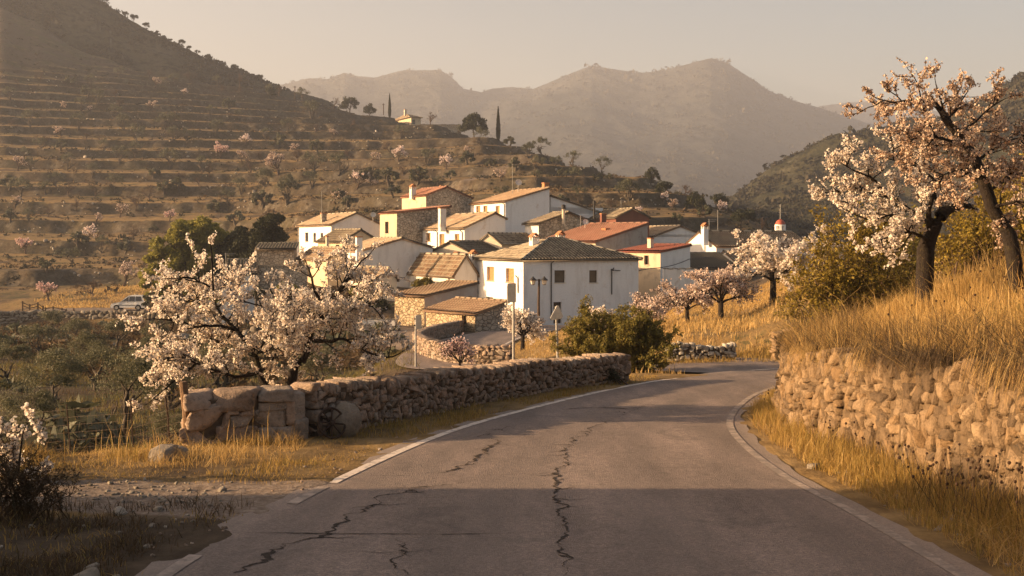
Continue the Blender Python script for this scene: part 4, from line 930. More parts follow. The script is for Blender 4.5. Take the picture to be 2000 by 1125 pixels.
house('gable_pale', 'house', 'pale cream gable end with dark roof between the mossy roof and the big white house', 922, 495, 106, 838, 1010, 60, 'gx', 1.0, .5, 'cream', 'tile_dark', ov=.25, chims=[(880, 897, 469, 480, 108, 'plain', 'cream'), (887, 897, 492, 508, 101, 'plain', 'cream')], dr=7)
house('small_gable', 'house', 'small cream gable with white trim and speckled dark roof behind the white chimneys', 980, 477, 111, 930, 1050, 62, 'gx', .95, .5, 'cream', 'tile_grey', ov=.25, dr=8)
house('long', 'house', 'long white two storey house with brown roof and tall flat topped chimney', 907, 446, 117, 800, 987, 26, 'gy', 1.55, .75, 'white', 'tile',
      wins=[('L', 811, 817, 455, 470, 'pale'), ('L', 832, 841, 455, 471, 'shutter'), ('L', 858, 868, 457, 478, 'shutter'), ('L', 888, 897, 457, 471, 'shutter')], chims=[(856, 871, 406, 436, 121, 'plain', 'white_old')], dishes=[(956, 428, 6, 119)], pipes=[('L', 904, 450, 480), ('L', 855, 450, 488)])
house('tall', 'house', 'tallest white house with ochre tile roof, three shuttered windows and high blank side wall', 987, 394, 130, 919, 1073, 25, 'gy', 1.62, 1.0, 'white', 'tile_orange',
      wins=[('L', 930, 938, 402, 418, 'shutter'), ('L', 944, 952, 402, 418, 'shutter'), ('L', 968, 976, 402, 418, 'shutter')], chims=[(1059, 1072, 357, 372, 134, 'plain', 'terracotta')], ants=[(1001, 320, 370, 137)], dishes=[(1013, 356, 6.5, 136)], pipes=[('L', 986, 396, 455)])
house('tall_wing', 'house', 'white lower wing with roof falling to the right of the tallest house', 1076, 384, 134, 1066, 1178, 25, 'gy', 2.0, 0.0, 'white', 'tile', wins=[('R', 1091, 1095, 397, 405, 'dark')], ov=.15, base=-3, dl=5)
HOUSES_SKIP = 0
house('stone_hi', 'house', 'tall ochre and grey stone house with red roof behind the long white house', 832, 382, 138, 785, 922, 30, 'gy', 1.05, .45, 'ochre', 'tile_red', wallR='rubble_grey', wins=[], chims=[(800, 812, 360, 375, 141, 'house', 'white_old'), (859, 864, 362, 372, 142, 'plain', 'terracotta')], ov=.2)
house('stone_lo', 'house', 'narrow ochre house with one balcony window and stained stone side, below the red roof', 775, 416, 126, 742, 880, 30, 'gy', .75, 1.0, 'ochre', 'tile_red', wallR='rubble_grey', wins=[('L', 752, 759, 433, 456, 'dark')], dishes=[(729, 419, 5.5, 124)], ov=.2)
house('west', 'house', 'white two storey house with three dark windows at the left end of the village', 647, 439, 132, 582, 745, 27, 'gy', 1.35, .5, 'white', 'tile', wins=[('L', 596, 602, 454, 472, 'dark'), ('L', 612, 617, 455, 473, 'dark'), ('L', 626, 631, 455, 464, 'dark')], ants=[(628, 372, 418, 134)], chims=[(626, 638, 416, 424, 136, 'plain', 'rubble_grey')], pipes=[('L', 584, 441, 490)])
house('ochre_small', 'house', 'small ochre house with grey tile roof and green shutter below the left white house', 669, 472, 116, 621, 740, 32, 'gy', 1.15, .5, 'ochre', 'tile_dark', wins=[('L', 656, 663, 478, 490, 'green')], chims=[(636, 642, 461, 478, 113, 'plain', 'cream')])
house('big_gable', 'house', 'wide white gable house with tall square chimney behind the left blossoming tree', 702, 492, 104, 660, 845, 22, 'gy', 1.15, .58, 'white_old', 'tile', wins=[('R', 813, 827, 502, 513, 'dark')], chims=[(694, 708, 462, 494, 101, 'plain', 'white')], dl=10, ov=.2)
house('ochre_low', 'house', 'low ochre house with brown roof seen through the blossom of the near left tree', 640, 507, 108, 583, 700, 30, 'gy', 1.0, .5, 'ochre', 'tile', wins=[('L', 600, 606, 520, 540, 'dark')])
house('far_left', 'cottage', 'small white cottage with ribbed brown roof behind the left blossom tree', 443, 535, 101, 424, 500, 12, 'gx', 1.1, .5, 'white', 'tile_dark', wins=[('R', 462, 470, 548, 566, 'dark')], dl=6, ants=[(441, 494, 515, 104)], cat='cottage')
house('far_left2', 'shed', 'white lean-to at the left of the small ribbed roof cottage', 420, 560, 97, 360, 443, 12, 'gx', .6, 1.0, 'white', 'tile', wins=[('R', 392, 400, 568, 584, 'dark')], dl=4, cat='shed')
house('ruin', 'shed', 'roofed grey rubble outbuilding beside the dark evergreens', 500, 488, 113, 493, 575, 8, 'gx', .5, 1.0, 'rubble_grey', 'tile_dark', dl=5, cat='shed', base=-6)
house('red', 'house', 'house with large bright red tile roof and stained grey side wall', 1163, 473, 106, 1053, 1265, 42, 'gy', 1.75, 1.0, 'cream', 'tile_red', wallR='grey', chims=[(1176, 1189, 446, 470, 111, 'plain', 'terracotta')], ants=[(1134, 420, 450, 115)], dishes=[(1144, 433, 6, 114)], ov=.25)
house('brick', 'house', 'dark red brick house with low brown gable roof at the back of the village', 1203, 425, 128, 1180, 1268, 16, 'gy', .95, .5, 'brick', 'tile_dark', wins=[('R', 1217, 1229, 434, 444, 'pale'), ('R', 1252, 1261, 436, 443, 'dark')], chims=[(1172, 1184, 417, 446, 123, 'plain', 'brick'), (1157, 1164, 391, 412, 130, 'pipe', 'iron')], dl=9, ants=[(1213, 391, 412, 133)])
house('stone_back', 'house', 'brown stone house with curved old roof and cowled chimney behind the red roof', 1052, 437, 117, 1025, 1178, 30, 'gy', 1.15, .45, 'white_old', 'tile_dark', wallR='rubble_grey', chims=[(1095, 1106, 399, 421, 118, 'pipe', 'cream')], ov=.35)
house('flat_red', 'house', 'ochre and white house with smooth dark red roof right of the big white house', 1290, 493, 101, 1207, 1348, 40, 'gy', .55, 1.0, 'ochre', 'tile_flat', wallR='white', wins=[('L', 1258, 1267, 499, 517, 'dark')], chims=[(1265, 1276, 465, 480, 104, 'plain', 'cream')], ov=.18)
house('white_back', 'house', 'white house with old tile roof behind the smooth dark red roof', 1276, 463, 136, 1235, 1372, 20, 'gy', 1.25, .55, 'white', 'tile', wins=[('R', 1325, 1331, 452, 458, 'dark')], dl=9)
house('church', 'chapel', 'long white chapel with brown tiled roof and white gable below the red dome', 1399, 482, 117, 1335, 1580, 22, 'gx', 1.5, .5, 'white', 'tile', chims=[(1370, 1383, 436, 462, 118, 'house', 'white')], ants=[(1385, 428, 455, 128), (1402, 410, 452, 131)], ov=.2, cat='chapel')
house('dark_roof', 'house', 'low house with mossy dark roof between the chapel and the white yard wall', 1331, 525, 104, 1316, 1440, 14, 'gx', 1.25, .6, 'white_old', 'tile_dark', dl=7)
house('dark_roof2', 'house', 'brown roofed house partly hidden by the almond trees right of the mossy roof', 1440, 515, 112, 1420, 1560, 12, 'gx', 1.1, .55, 'white_old', 'tile', dl=6)
house('fill', 'house', 'cream house glimpsed behind the left tree, right of the low ochre house', 745, 545, 96, 690, 775, 28, 'gy', .8, .5, 'cream', 'tile', ov=.25, wins=[('L', 722, 728, 552, 565, 'dark')])
_Y = np.linspace(380, 530, 151); yb_ = float((HOR - F * zt((790 - 1000) / F * _Y, _Y) / _Y).min()) + 1
house('crest', 'farmhouse', 'lone tan farmhouse with pyramid tile roof beside a cypress on the hill crest', 803, yb_ - 13, 448, 766, 822, 28, 'hip', 2.2, wall='ochre', tile='tile', wins=[('R', 805, 811, yb_ - 8, yb_ + 1, 'dark')], chims=[(789, 794, yb_ - 28, yb_ - 20, 452, 'plain', 'cream')], ov=.6, cat='farmhouse')
def blk(name, label, px0, px1, yt, yb, Y, th, mat, yaw=0, cat='wall'):
    a, b = P(px0, yt, Y), P(px1, yt, Y + math.tan(radians(yaw)) * (px1 - px0) / F * Y); z1 = a[2]; z0 = (HOR - yb) / F * Y - .8
    d = (b - a)[:2]; n = np.array([-d[1], d[0]]) / np.linalg.norm(d) * th
    off = np.array([a[0], a[1], z0]); mb = MB()
    N = 14; r = random.Random(int(px0))
    for i in range(N):
        q0, q1 = a[:2] + d * i / N, a[:2] + d * (i + 1) / N; h0 = z1 + .06 * math.sin(i * 2.3); 
        mb.hexa([(*q0, z0), (*q1, z0), (*(q1 + n), z0), (*(q0 + n), z0), (*q0, z1 + .03 * sin(i * 1.9)), (*q1, z1 + .03 * sin((i + 1) * 1.9)), (*(q1 + n), z1 + .03 * sin((i + 1) * 1.9)), (*(q0 + n), z1 + .03 * sin(i * 1.9))])
    c_ = MB()
    for i in range(N):
        q0, q1 = a[:2] + d * (i + .03) / N, a[:2] + d * (i + .97) / N; zz = z1 + .02 + .03 * sin(i * 1.9)
        c_.hexa([(*(q0 - n * .15), zz), (*(q1 - n * .15), zz), (*(q1 + n * 1.15), zz), (*(q0 + n * 1.15), zz)] + [(*(q0 - n * .15), zz + .07), (*(q1 - n * .15), zz + .07), (*(q1 + n * 1.15), zz + .07), (*(q0 + n * 1.15), zz + .07)])
    o = obj(name, mb, M[mat], None, off); o.location = off; tag(o, label, cat); obj('coping', c_, M['stone_pale'], o, off); return o
blk('yard_wall', 'white yard wall with worn plaster below the dark mossy roof', 1296, 1362, 526, 560, 95, .3, 'white_old', 10)
blk('yard_wall', 'low white parapet beside the dark evergreens at the left of the village', 545, 584, 474, 490, 122, .3, 'white')
blk('garden_wall', 'grey rubble garden wall below the dark evergreens', 505, 600, 520, 548, 103, .5, 'rubble_grey', 6)
blk('yard_wall', 'pale yard wall beside the village lane left of the stone barn', 705, 771, 624, 644, 80, .3, 'white_old', -6)
blk('terrace_wall', 'tall pale garden wall at the end of the farm terrace under the farmhouse', 820, 900, 243, 262, 402, 1.0, 'rubble_grey', 4)
# chapel bell turret with red dome
c0 = P(1524, 456, 131); hw = 18.5 / F * 131 / 2; off = np.array([c0[0], c0[1], c0[2] - 1.2]); root = empty('bell_turret', off, 'white bell turret with arched openings and red dome above the chapel roof', 'bell turret')
mb = MB(); ztop = (HOR - 441) / F * 131; zb_ = c0[2] + .1
mb.abox(c0[0] - hw * 1.1, c0[0] + hw * 1.1, c0[1] - hw * 1.1, c0[1] + hw * 1.1, c0[2] - 1.2, zb_)
for i in range(6):
    th = i * pi / 3 + .3; mb.box((c0[0] + hw * .85 * cos(th), c0[1] + hw * .85 * sin(th), (zb_ + ztop) / 2), (.17 * cos(th), .17 * sin(th), 0), (-.15 * sin(th), .15 * cos(th), 0), (0, 0, (ztop - zb_) / 2))
mb.tube([(c0[0], c0[1], ztop - .02), (c0[0], c0[1], ztop + .14)], hw * 1.15, 16); obj('wall', mb, M['white'], root, off)
mb = MB(); vs = []; n = 16
prof = [(1.08, 0), (1.02, .3), (.85, .6), (.58, .86), (.25, 1.0), (.06, 1.04), (.04, 1.25)]
for r_, h_ in prof: vs += [(c0[0] + hw * r_ * cos(2 * pi * k / n), c0[1] + hw * r_ * sin(2 * pi * k / n), ztop + .15 + h_ * hw * 1.05) for k in range(n)]
mb.add(vs, [(q * n + k, q * n + (k + 1) % n, (q + 1) * n + (k + 1) % n, (q + 1) * n + k) for q in range(len(prof) - 1) for k in range(n)]); obj('dome', mb, m_plain('red_dome_paint', (.34, .075, .04), .6, .4, 0, .2, 5), root, off, True)
mb = MB(); zc = ztop + .15 + hw * 1.2; mb.tube([(c0[0], c0[1], zc), (c0[0], c0[1], zc + 1.7)], .035, 6); mb.tube([(c0[0] - .25, c0[1], zc + .75), (c0[0] + 1.0, c0[1] + .1, zc + .75)], .025, 5); obj('antenna', mb, M['metal'], root, off)
mb = MB(); mb.tube([(c0[0], c0[1], ztop - .2), (c0[0], c0[1], ztop - .35), (c0[0], c0[1], ztop - .6), (c0[0], c0[1], ztop - .68)], [.08, .16, .2, .26], 12); obj('bell', mb, M['iron'], root, off, True)
# out-of-frame barn, added so that its shadow falls over the bottom of the picture
tb = empty('stone_barn', (-12.5, 0, -2.4), 'unseen long low stone barn added beside the road to cast the foreground shadow', 'barn')
mb = MB(); mb.abox(-15.5, -9.2, -14, 10.0, -2.9, 1.0); obj('wall', mb, M['rubble'], tb, (-12.5, 0, -2.4))
rf = Roof(); sl_ = math.hypot(6.9, .1); rf.plane((-9.0, -14.2, 1.02), (0, 1, 0), 24.35, np.array([-6.9, 0, .1]) / sl_, sl_); rf.build(M['tile'], tb, np.array([-12.5, 0, -2.4]))
# ================================================================== TREES
def unit(v): return v / (np.linalg.norm(v) + 1e-9)
def turn(d, ang, r):
    a = r.normal(size=3); a = unit(a - d * a.dot(d)); return unit(d * cos(ang) + a * sin(ang))
def grow(tubes, tips, p, d, Ln, rad, lvl, r, up=.1, wig=.22, nch=(3, 5), ratio=.62, ang=(30, 65), minr=.004, tipfrom=0, sides=5):
    n = 5; pts = [p]; q = p.copy()
    for i in range(n):
        d = unit(d + r.normal(0, wig, 3) * .6 + np.array([0, 0, up])); q = q + d * Ln / n; pts.append(q)
    pts = np.array(pts); rads = np.linspace(rad, max(rad * .5, minr), n + 1); tubes.append((pts, rads, sides if rad > .02 else 3))
    if lvl <= tipfrom: tips.append(pts)
    if lvl > 0:
        for c in range(r.integers(nch[0], nch[1] + 1)):
            f = r.uniform(.35, 1.0); k = f * n; i = min(int(k), n - 1); pp = pts[i] + (pts[i + 1] - pts[i]) * (k - i)
            dd = unit(pts[i + 1] - pts[i])
            grow(tubes, tips, pp, turn(dd, radians(r.uniform(*ang)), r), Ln * ratio * r.uniform(.7, 1.15), max(rad * .5, minr), lvl - 1, r, up, wig, nch, ratio, ang, minr, tipfrom, sides)
def tubes_mesh(name, tubes, mat):
    V = []; Fs = []; n = 0
    for pts, rd, k in tubes:
        v, f = tube(pts, rd, k); V.append(v); Fs.append(f + n); n += len(v)
    return mesh_np(name, np.vstack(V), [np.vstack(Fs)], mat, True)
def frames(N, r, bias=None):
    n = r.normal(size=(N, 3))
    if bias is not None: n = n + np.array(bias)
    n /= np.linalg.norm(n, axis=1)[:, None]; a = np.cross(n, r.normal(size=(N, 3))); a /= np.linalg.norm(a, axis=1)[:, None] + 1e-9
    return n, a, np.cross(n, a)
def flowers(name, Cn, size, mat, r, bias=(-.3, -.2, .4)):
    N = len(Cn); n, a, b = frames(N, r, bias); s = (size * r.uniform(.65, 1.25, N))[:, None]
    V = np.empty((N, 6, 3)); V[:, 0] = Cn - n * s * .25
    for k in range(5):
        th = 2 * pi * k / 5; q = s * (.5 + r.uniform(-.08, .08, (N, 1))); V[:, k + 1] = Cn + (a * cos(th) + b * sin(th)) * q + n * s * r.uniform(-.05, .2, (N, 1))
    i = np.arange(N)[:, None] * 6; f = np.concatenate([np.concatenate([i, i + 1 + k, i + 1 + (k + 1) % 5], 1) for k in range(5)])
    return mesh_np(name, V.reshape(-1, 3), [f], mat)
def leaves(name, Cn, size, mat, r, asp=.5, bias=None, dirs=None):
    N = len(Cn); n, a, b = frames(N, r, bias)
    if dirs is not None: a = dirs / (np.linalg.norm(dirs, axis=1)[:, None] + 1e-9); b = np.cross(n, a); b /= np.linalg.norm(b, axis=1)[:, None] + 1e-9
    s = (size * r.uniform(.6, 1.35, N))[:, None]
    V = np.stack([Cn - a * s, Cn - b * s * asp + n * s * .12, Cn + a * s, Cn + b * s * asp + n * s * .12], 1)
    i = np.arange(N)[:, None] * 4; return mesh_np(name, V.reshape(-1, 3), [np.concatenate([i, i + 1, i + 2, i + 3], 1)], mat)
def along(tips, N, jit, r, lo=.15, pw=1.0):
    L_ = np.array([np.linalg.norm(np.diff(t, axis=0), axis=1).sum() for t in tips]); pr = L_ / L_.sum(); k = r.choice(len(tips), N, p=pr)
    A = np.array(tips); n = A.shape[1] - 1; u = (lo + (1 - lo) * r.random(N) ** pw) * n; i = np.minimum(u.astype(int), n - 1); f = (u - i)[:, None]
    return A[k, i] * (1 - f) + A[k, i + 1] * f + r.normal(0, jit, (N, 3))
def clumps(N, nc, R3, zc, cr, r, shell=.65, low=-.5):
    u = r.normal(size=(nc, 3)); u /= np.linalg.norm(u, axis=1)[:, None]; u[:, 2] = np.where(u[:, 2] < low, -u[:, 2] * .6, u[:, 2])
    c = u * np.array(R3) * (shell + (1 - shell) * r.random((nc, 1))) + np.array([0, 0, zc])
    k = r.integers(0, nc, N); v = r.normal(size=(N, 3)); v /= np.linalg.norm(v, axis=1)[:, None]
    s = cr * r.uniform(.55, 1.2, nc)
    return c[k] + v * s[k][:, None] * (r.random((N, 1)) ** .45) * np.array([1, 1, .75]), c
def instance(root_mesh_parts, name, loc, sc, rz, label, cat, group=None):
    e = empty(name, loc, label, cat, group); e.scale = (sc,) * 3; e.rotation_euler = (0, 0, rz)
    for pn, me in root_mesh_parts:
        link(pn, me, e)
    return e
# --- prototypes for the hill and field trees (heights about 1 unit = 1 m at real size)
def proto_olive(seed, nl=900, leaf=.13, mat='olive', h=3.6, gap=.8):
    r = np.random.default_rng(seed); tb = []; tp = []
    base = np.array([0, 0, -.15])
    for k in range(r.integers(1, 3)): grow(tb, tp, base + r.normal(0, .06, 3) * (1, 1, 0), unit(np.array([r.normal(0, .3), r.normal(0, .3), 1])), h * .42, .17, 2, r, .05, .3, (3, 4), .7, (25, 55), .012)
    P_, c = clumps(nl, 16, (h * .45, h * .45, h * .30), h * .66, h * .17 * gap / .8, r)
    return [('trunk', tubes_mesh('trunk', tb, M['bark_grey'])), ('crown', leaves('crown', P_, leaf, M[mat], r, .38))], h
def proto_bare(seed, nb=0, mat='blossom', h=3.4, size=.10, nch=(3, 5)):
    r = np.random.default_rng(seed); tb = []; tp = []
    d0 = unit(np.array([r.normal(0, .25), r.normal(0, .25), 1])); base = np.array([0, 0, -.15]); top = base + d0 * h * .24
    tb.append((np.array([base, (base + top) / 2 + r.normal(0, .04, 3), top]), np.array([.15, .11, .10]), 6))
    for k in range(5): grow(tb, tp, top, turn(d0, radians(r.uniform(22, 62)), r), h * .36, .065, 3, r, .10, .25, nch, .62, (25, 60), .009)
    parts = [('trunk', tubes_mesh('trunk', tb, M['twig']))]
    if nb: parts.append(('crown', flowers('crown', along(tp, nb, .05, r), size, M[mat], r)))
    return parts, h
def proto_round(seed, nl=1600, leaf=.22, mat='dark', h=5.0, wd=.46, ht=.42, zc=.50, nc=30):
    r = np.random.default_rng(seed); tb = []; tp = []
    grow(tb, tp, np.array([0, 0, -.2]), np.array([0, 0, 1.]), h * .55, .2, 2, r, .1, .15, (3, 5), .6, (30, 60), .015)
    P_, c = clumps(nl, nc, (h * wd, h * wd, h * ht), h * zc, h * .16, r, .55)
    return [('trunk', tubes_mesh('trunk', tb, M['bark_grey'])), ('crown', leaves('crown', P_, leaf, M[mat], r, .5))], h
def proto_cypress(seed, h=9.0):
    r = np.random.default_rng(seed); N = 2600; z = r.random(N) ** .8; w_ = .085 * h * (np.sin(pi * np.clip(z * .92 + .08, 0, 1)) ** .55) * (1 - .72 * z); th = r.uniform(0, 2 * pi, N); q = w_ * r.random(N) ** .35
    P_ = np.stack([q * np.cos(th), q * np.sin(th), .03 * h + z * h * .97], 1); dr = np.stack([np.cos(th) * .35, np.sin(th) * .35, np.ones(N)], 1)
    return [('trunk', tubes_mesh('trunk', [(np.array([[0, 0, -.2], [0, 0, h * .5], [0, 0, h * .9]]), np.array([.16, .1, .03]), 6)], M['bark_grey'])), ('crown', leaves('crown', P_, .2, M['dark'], r, .4, None, dr))], h
PROT = dict(olive=[proto_olive(s) for s in (1, 2, 3, 4, 5)], bush=[proto_round(s, 700, .17, 'olive', 2.2, .55, .42, .42, 14) for s in (6, 7, 8)],
            bare=[proto_bare(s) for s in (11, 12, 13, 14)], white=[proto_bare(s, 620, 'blossom', 3.4, .17) for s in (21, 22, 23)], dull=[proto_bare(s, 420, 'blossom_dull', 3.4, .16) for s in (24, 25, 26)],
            pink=[proto_bare(s, 620, 'blossom_pink', 3.2, .17) for s in (31, 32)], dark=[proto_round(s) for s in (41, 42, 43)], pinet=[proto_round(s, 1100, .34, 'dark', 7, .36, .34, .58, 14) for s in (45, 46, 47)],
            cypress=[proto_cypress(51)])
LOOK = dict(olive='grey-green olive tree', bush='rounded grey-green shrub', bare='leafless twiggy almond tree', white='white blossoming almond tree', dull='faintly blossoming almond tree', pink='pink blossoming almond tree', dark='dark evergreen tree', pinet='dark pine', cypress='slim dark cypress')
CAT = dict(olive='olive tree', bush='shrub', bare='almond tree', white='almond tree', dull='almond tree', pink='almond tree', dark='tree', pinet='pine tree', cypress='cypress')
NM = dict(olive='olive_tree', bush='shrub', bare='almond_tree', white='almond_tree', dull='almond_tree', pink='almond_tree', dark='evergreen_tree', pinet='pine_tree', cypress='cypress_tree')
HT = [  # kind, base column, base row, height in picture rows
 ('olive',233,153,24),('olive',178,172,24),('bare',293,156,22),('bare',370,162,28),('olive',423,159,18),('bare',469,168,30),('bare',432,183,20),('bare',466,186,18),('olive',530,193,26),('dull',304,172,24),('olive',190,212,30),('dull',290,216,28),('white',360,187,14),('dull',177,227,16),('olive',57,257,36),('olive',153,254,30),('olive',243,254,30),('olive',320,260,34),('olive',337,255,34),('olive',422,270,36),('olive',225,233,26),('olive',157,221,26),('bare',88,284,28),('bare',168,278,22),('olive',266,280,32),('olive',367,283,24),('white',479,287,28),('pink',431,310,34),('olive',561,264,26),('olive',414,233,22),('dull',36,334,34),('olive',130,331,30),('olive',234,326,34),('olive',331,330,40),('olive',398,336,30),('bare',490,337,38),('dull',544,341,44),('bare',580,317,30),
 ('olive',38,389,44),('dull',29,414,28),('bare',184,387,32),('bare',133,384,30),('bare',293,392,34),('bare',265,416,34),('olive',224,378,32),('white',169,472,36),('bare',260,469,34),('pink',50,496,38),('pink',331,432,26),('olive',138,520,36),('bare',184,578,46),('dull',240,560,60),('pink',95,588,44),('bush',91,531,28),('bush',514,407,36),('olive',562,399,44),('bush',348,380,28),('olive',517,369,36),('bush',120,500,18),('bush',300,455,16),
 ('dark',530,192,22),('bare',546,178,28),('olive',592,196,24),('olive',608,232,34),('bare',652,206,24),('dark',682,214,34),('dark',722,222,26),('bare',840,238,28),('bare',684,254,24),('olive',784,272,28),('olive',940,284,32),('bush',996,282,20),('olive',1058,298,34),('bush',1034,290,18),('olive',1118,311,30),('olive',1176,333,34),('olive',1052,336,30),('olive',1120,362,34),('dark',1274,358,32),('olive',1228,398,46),('bush',1166,362,22),('bare',676,314,28),('dull',724,316,26),('white',778,320,34),('olive',836,324,34),('white',872,330,32),('bush',912,322,28),('bush',620,298,26),('bare',582,318,28),('dull',544,345,48),('olive',614,342,44),('olive',608,374,34),('olive',518,371,36),('olive',660,346,40),('white',696,376,44),('bush',724,360,34),('white',732,368,18),('bush',760,370,34),('bush',816,362,36),('bush',768,386,26),('olive',564,398,44),('dull',648,400,40),
 ('bare',1335,375,26),('olive',1230,390,40),('dark',1297,384,34),('white',1294,397,26),('dark',1357,412,40),('dark',1405,404,34),('white',1412,415,26),('dark',1446,438,34),('dark',1462,436,32),('bare',1489,455,34),('white',1251,420,22),('dull',1314,410,26),('bush',1323,436,22),('bush',1376,425,26),('bush',1210,378,18),('bush',1100,345,18),('olive',1085,330,24),('bush',1190,352,14),('bush',960,330,18),('bush',880,350,20),('olive',470,380,34),('bush',420,415,26),('bush',460,440,30),('bare',410,345,28),('olive',75,300,26),('bush',20,440,26),('olive',110,365,28),('bush',300,350,20),('bush',660,388,22)]
rt = random.Random(91)
while len(HT) < 190:      # the smaller trees and shrubs that dot every terrace
    px_, py_ = rt.uniform(15, 1240), rt.uniform(150, 560)
    if any(abs(px_ - h_[1]) < 26 and abs(py_ - h_[2]) < 16 for h_ in HT) or (px_ > 280 and py_ > 410) or (px_ > 540 and py_ < 210 + .11 * (px_ - 540)) or (px_ > 950 and py_ < 300 + .14 * (px_ - 950)) or (px_ < 330 and py_ > 500): continue
    HT.append((rt.choice(['olive', 'olive', 'bush', 'bare', 'bare', 'dull', 'bush']), px_, py_, rt.uniform(16, 24) + 12 * (py_ - 150) / 400))
inst = []
for i, (k, px_, py_, hp_) in enumerate(HT):
    Y = hit(px_, py_, 128 if py_ > 480 else 155, 640); inst.append([k, px_, py_, hp_, Y])
bands = [(0, 200, 'near the hill crest'), (200, 262, 'on the upper terraces'), (262, 322, 'on the middle terraces'), (322, 372, 'on the terraces above the rooftops'), (372, 430, 'on the lower terraces behind the village'), (430, 620, 'on the lowest slope behind the parked car')]
_u = ['', 'first', 'second', 'third', 'fourth', 'fifth', 'sixth', 'seventh', 'eighth', 'ninth']; _t = ['tenth', 'eleventh', 'twelfth', 'thirteenth', 'fourteenth', 'fifteenth', 'sixteenth', 'seventeenth', 'eighteenth', 'nineteenth']
ORD = _u[1:] + _t + ['twentieth'] + ['twenty-' + q for q in _u[1:]] + ['thirtieth'] + ['thirty-' + q for q in _u[1:]] + ['fortieth'] + ['forty-' + q for q in _u[1:]]
for bi, (a_, b_, where) in enumerate(bands):
    for kd in LOOK:
        sel = sorted([t for t in inst if t[0] == kd and a_ <= t[2] < b_], key=lambda t: t[1])
        for n, t in enumerate(sel):
            if len(sel) == 1: lb = f'only {LOOK[kd]} {where}'
            elif n == 0: lb = f'leftmost {LOOK[kd]} {where}'
            elif n == len(sel) - 1: lb = f'rightmost {LOOK[kd]} {where}'
            else: lb = f'{LOOK[kd]} {where}, {ORD[n]} from the left'
            pr, h = PROT[kd][R.randrange(len(PROT[kd]))]; x = (t[1] - 1000) / F * t[4]
            s = max(.45, 1.12 * t[3] / F * t[4] / h)
            instance(pr, NM[kd], (x, t[4], gz(x, t[4]) - (.1 if kd != 'dark' else .16 * s * h)), s * R.uniform(.95, 1.05), R.uniform(0, 6.28), lb, CAT[kd], 'trees dotted over the terraced hill')
def onhill(V, px, py=None):
    """point of a hill sheet's crest at a picture column"""
    q = V.reshape(-1, V.shape[-1]) if V.ndim == 2 else V
    cr = V[-18 - 1] if V.ndim == 3 else q
    pxs = 1000 + F * cr[:, 0] / cr[:, 1]; i = int(np.argmin(np.abs(pxs - px))); return cr[i]
sk = [(205, 12), (245, 12), (262, 16), (285, 12), (320, 10), (333, 9), (355, 16), (370, 11), (386, 11), (407, 12), (424, 9), (437, 11), (457, 13), (470, 11), (486, 9), (505, 13), (520, 9)]
for n, (px_, hp_) in enumerate(sk):
    c = onhill(HBV, px_); pr, h = PROT['pinet'][n % 3]
    lb = f'small dark pine on the left skyline, {ORD[n]} from the left' if 0 < n < len(sk) - 1 else ('leftmost small dark pine on the left skyline' if n == 0 else 'rightmost small dark pine on the left skyline, by the bare almond')
    instance(pr, 'pine_tree', c - np.array([0, 0, 1.2]), R.uniform(.75, 1.3) * (hp_ + 4) / F * c[1] / h, R.uniform(0, 6), lb, 'pine tree', 'pines along the left skyline')
# cypresses and the round pine on the crest
for px_, py_, hp_, lb in ((761, 224, 48, 'slim cypress standing left of the crest farmhouse'), (973, 277, 68, 'tall slim cypress right of the round dark pine')):
    Y = hit(px_, py_, 200, 640); x = (px_ - 1000) / F * Y; pr, h = PROT['cypress'][0]
    instance(pr, 'cypress_tree', (x, Y, gz(x, Y) - .3), hp_ / F * Y / h, 1.0, lb, 'cypress', 'cypresses on the crest')
pr = proto_round(61, 5200, .34, 'dark', 8, .52, .40, .48, 40)
Y = hit(926, 268, 200, 640); x = (926 - 1000) / F * Y; instance(pr[0], 'pine_tree', (x, Y, gz(x, Y) - .3), 48 / F * Y / 7.2, 0, 'broad rounded dark pine on the crest left of the tall cypress', 'pine tree')
# utility poles on the crest
for px_, py_, hp_, lb in ((749, 222, 20, 'dark utility pole on the crest left of the farm cypress'), (576, 194, 26, 'thin pole on the crest among the dark trees')):
    Y = hit(px_, py_, 200, 640); b0 = P(px_, py_, Y); mb = MB(); zt_ = b0[2] + hp_ / F * Y; mb.tube([b0 - (0, 0, .5), (b0[0], b0[1], zt_)], .16, 6); mb.box((b0[0], b0[1], zt_ - .5), (.6, 0, 0), (0, .08, 0), (0, 0, .08))
    o = obj('utility_pole', mb, M['wood_dark'], None, b0); o.location = b0; tag(o, lb, 'pole')
# big umbrella pine and dark evergreens left of the village
def big_tree(name, lbl, cat, px_, py_, Y, blobs, mat, nl, leaf, seed, trunk_h, dark=False):
    r = np.random.default_rng(seed); x = (px_ - 1000) / F * Y; z = gz(x, Y) - .2; off = np.array([x, Y, z]); tb = []; tp = []
    e = empty(name, off, lbl, cat)
    for (bx_, by_, rx, rz, dy) in blobs:      # limbs reach into each crown mass
        c = P(bx_, by_, Y + dy) - off; a = np.array([0, 0, -.2]); m_ = c * .45 + np.array([0, 0, trunk_h * .3]); u = np.linspace(0, 1, 7)[:, None]
        tb.append(((1 - u) ** 2 * a + 2 * u * (1 - u) * m_ + u ** 2 * c, np.linspace(.26, .05, 7), 6))
    tot = sum(b_[2] * b_[3] for b_ in blobs); PP = []
    for (bx_, by_, rx, rz, dy) in blobs:
        c = P(bx_, by_, Y + dy) - off; n = int(nl * rx * rz / tot); rr = (rx / F * Y, rx / F * Y, rz / F * Y)
        q, _ = clumps(n, max(12, int(n / 170)), rr, 0, .42 * min(rr[0], rr[2]) + .12, r, .6, -.75); PP.append(q + c)
    link('trunk', tubes_mesh('trunk', tb, M['bark_grey']), e); link('crown', leaves('crown', np.vstack(PP), leaf, M[mat], r, .32), e); return e
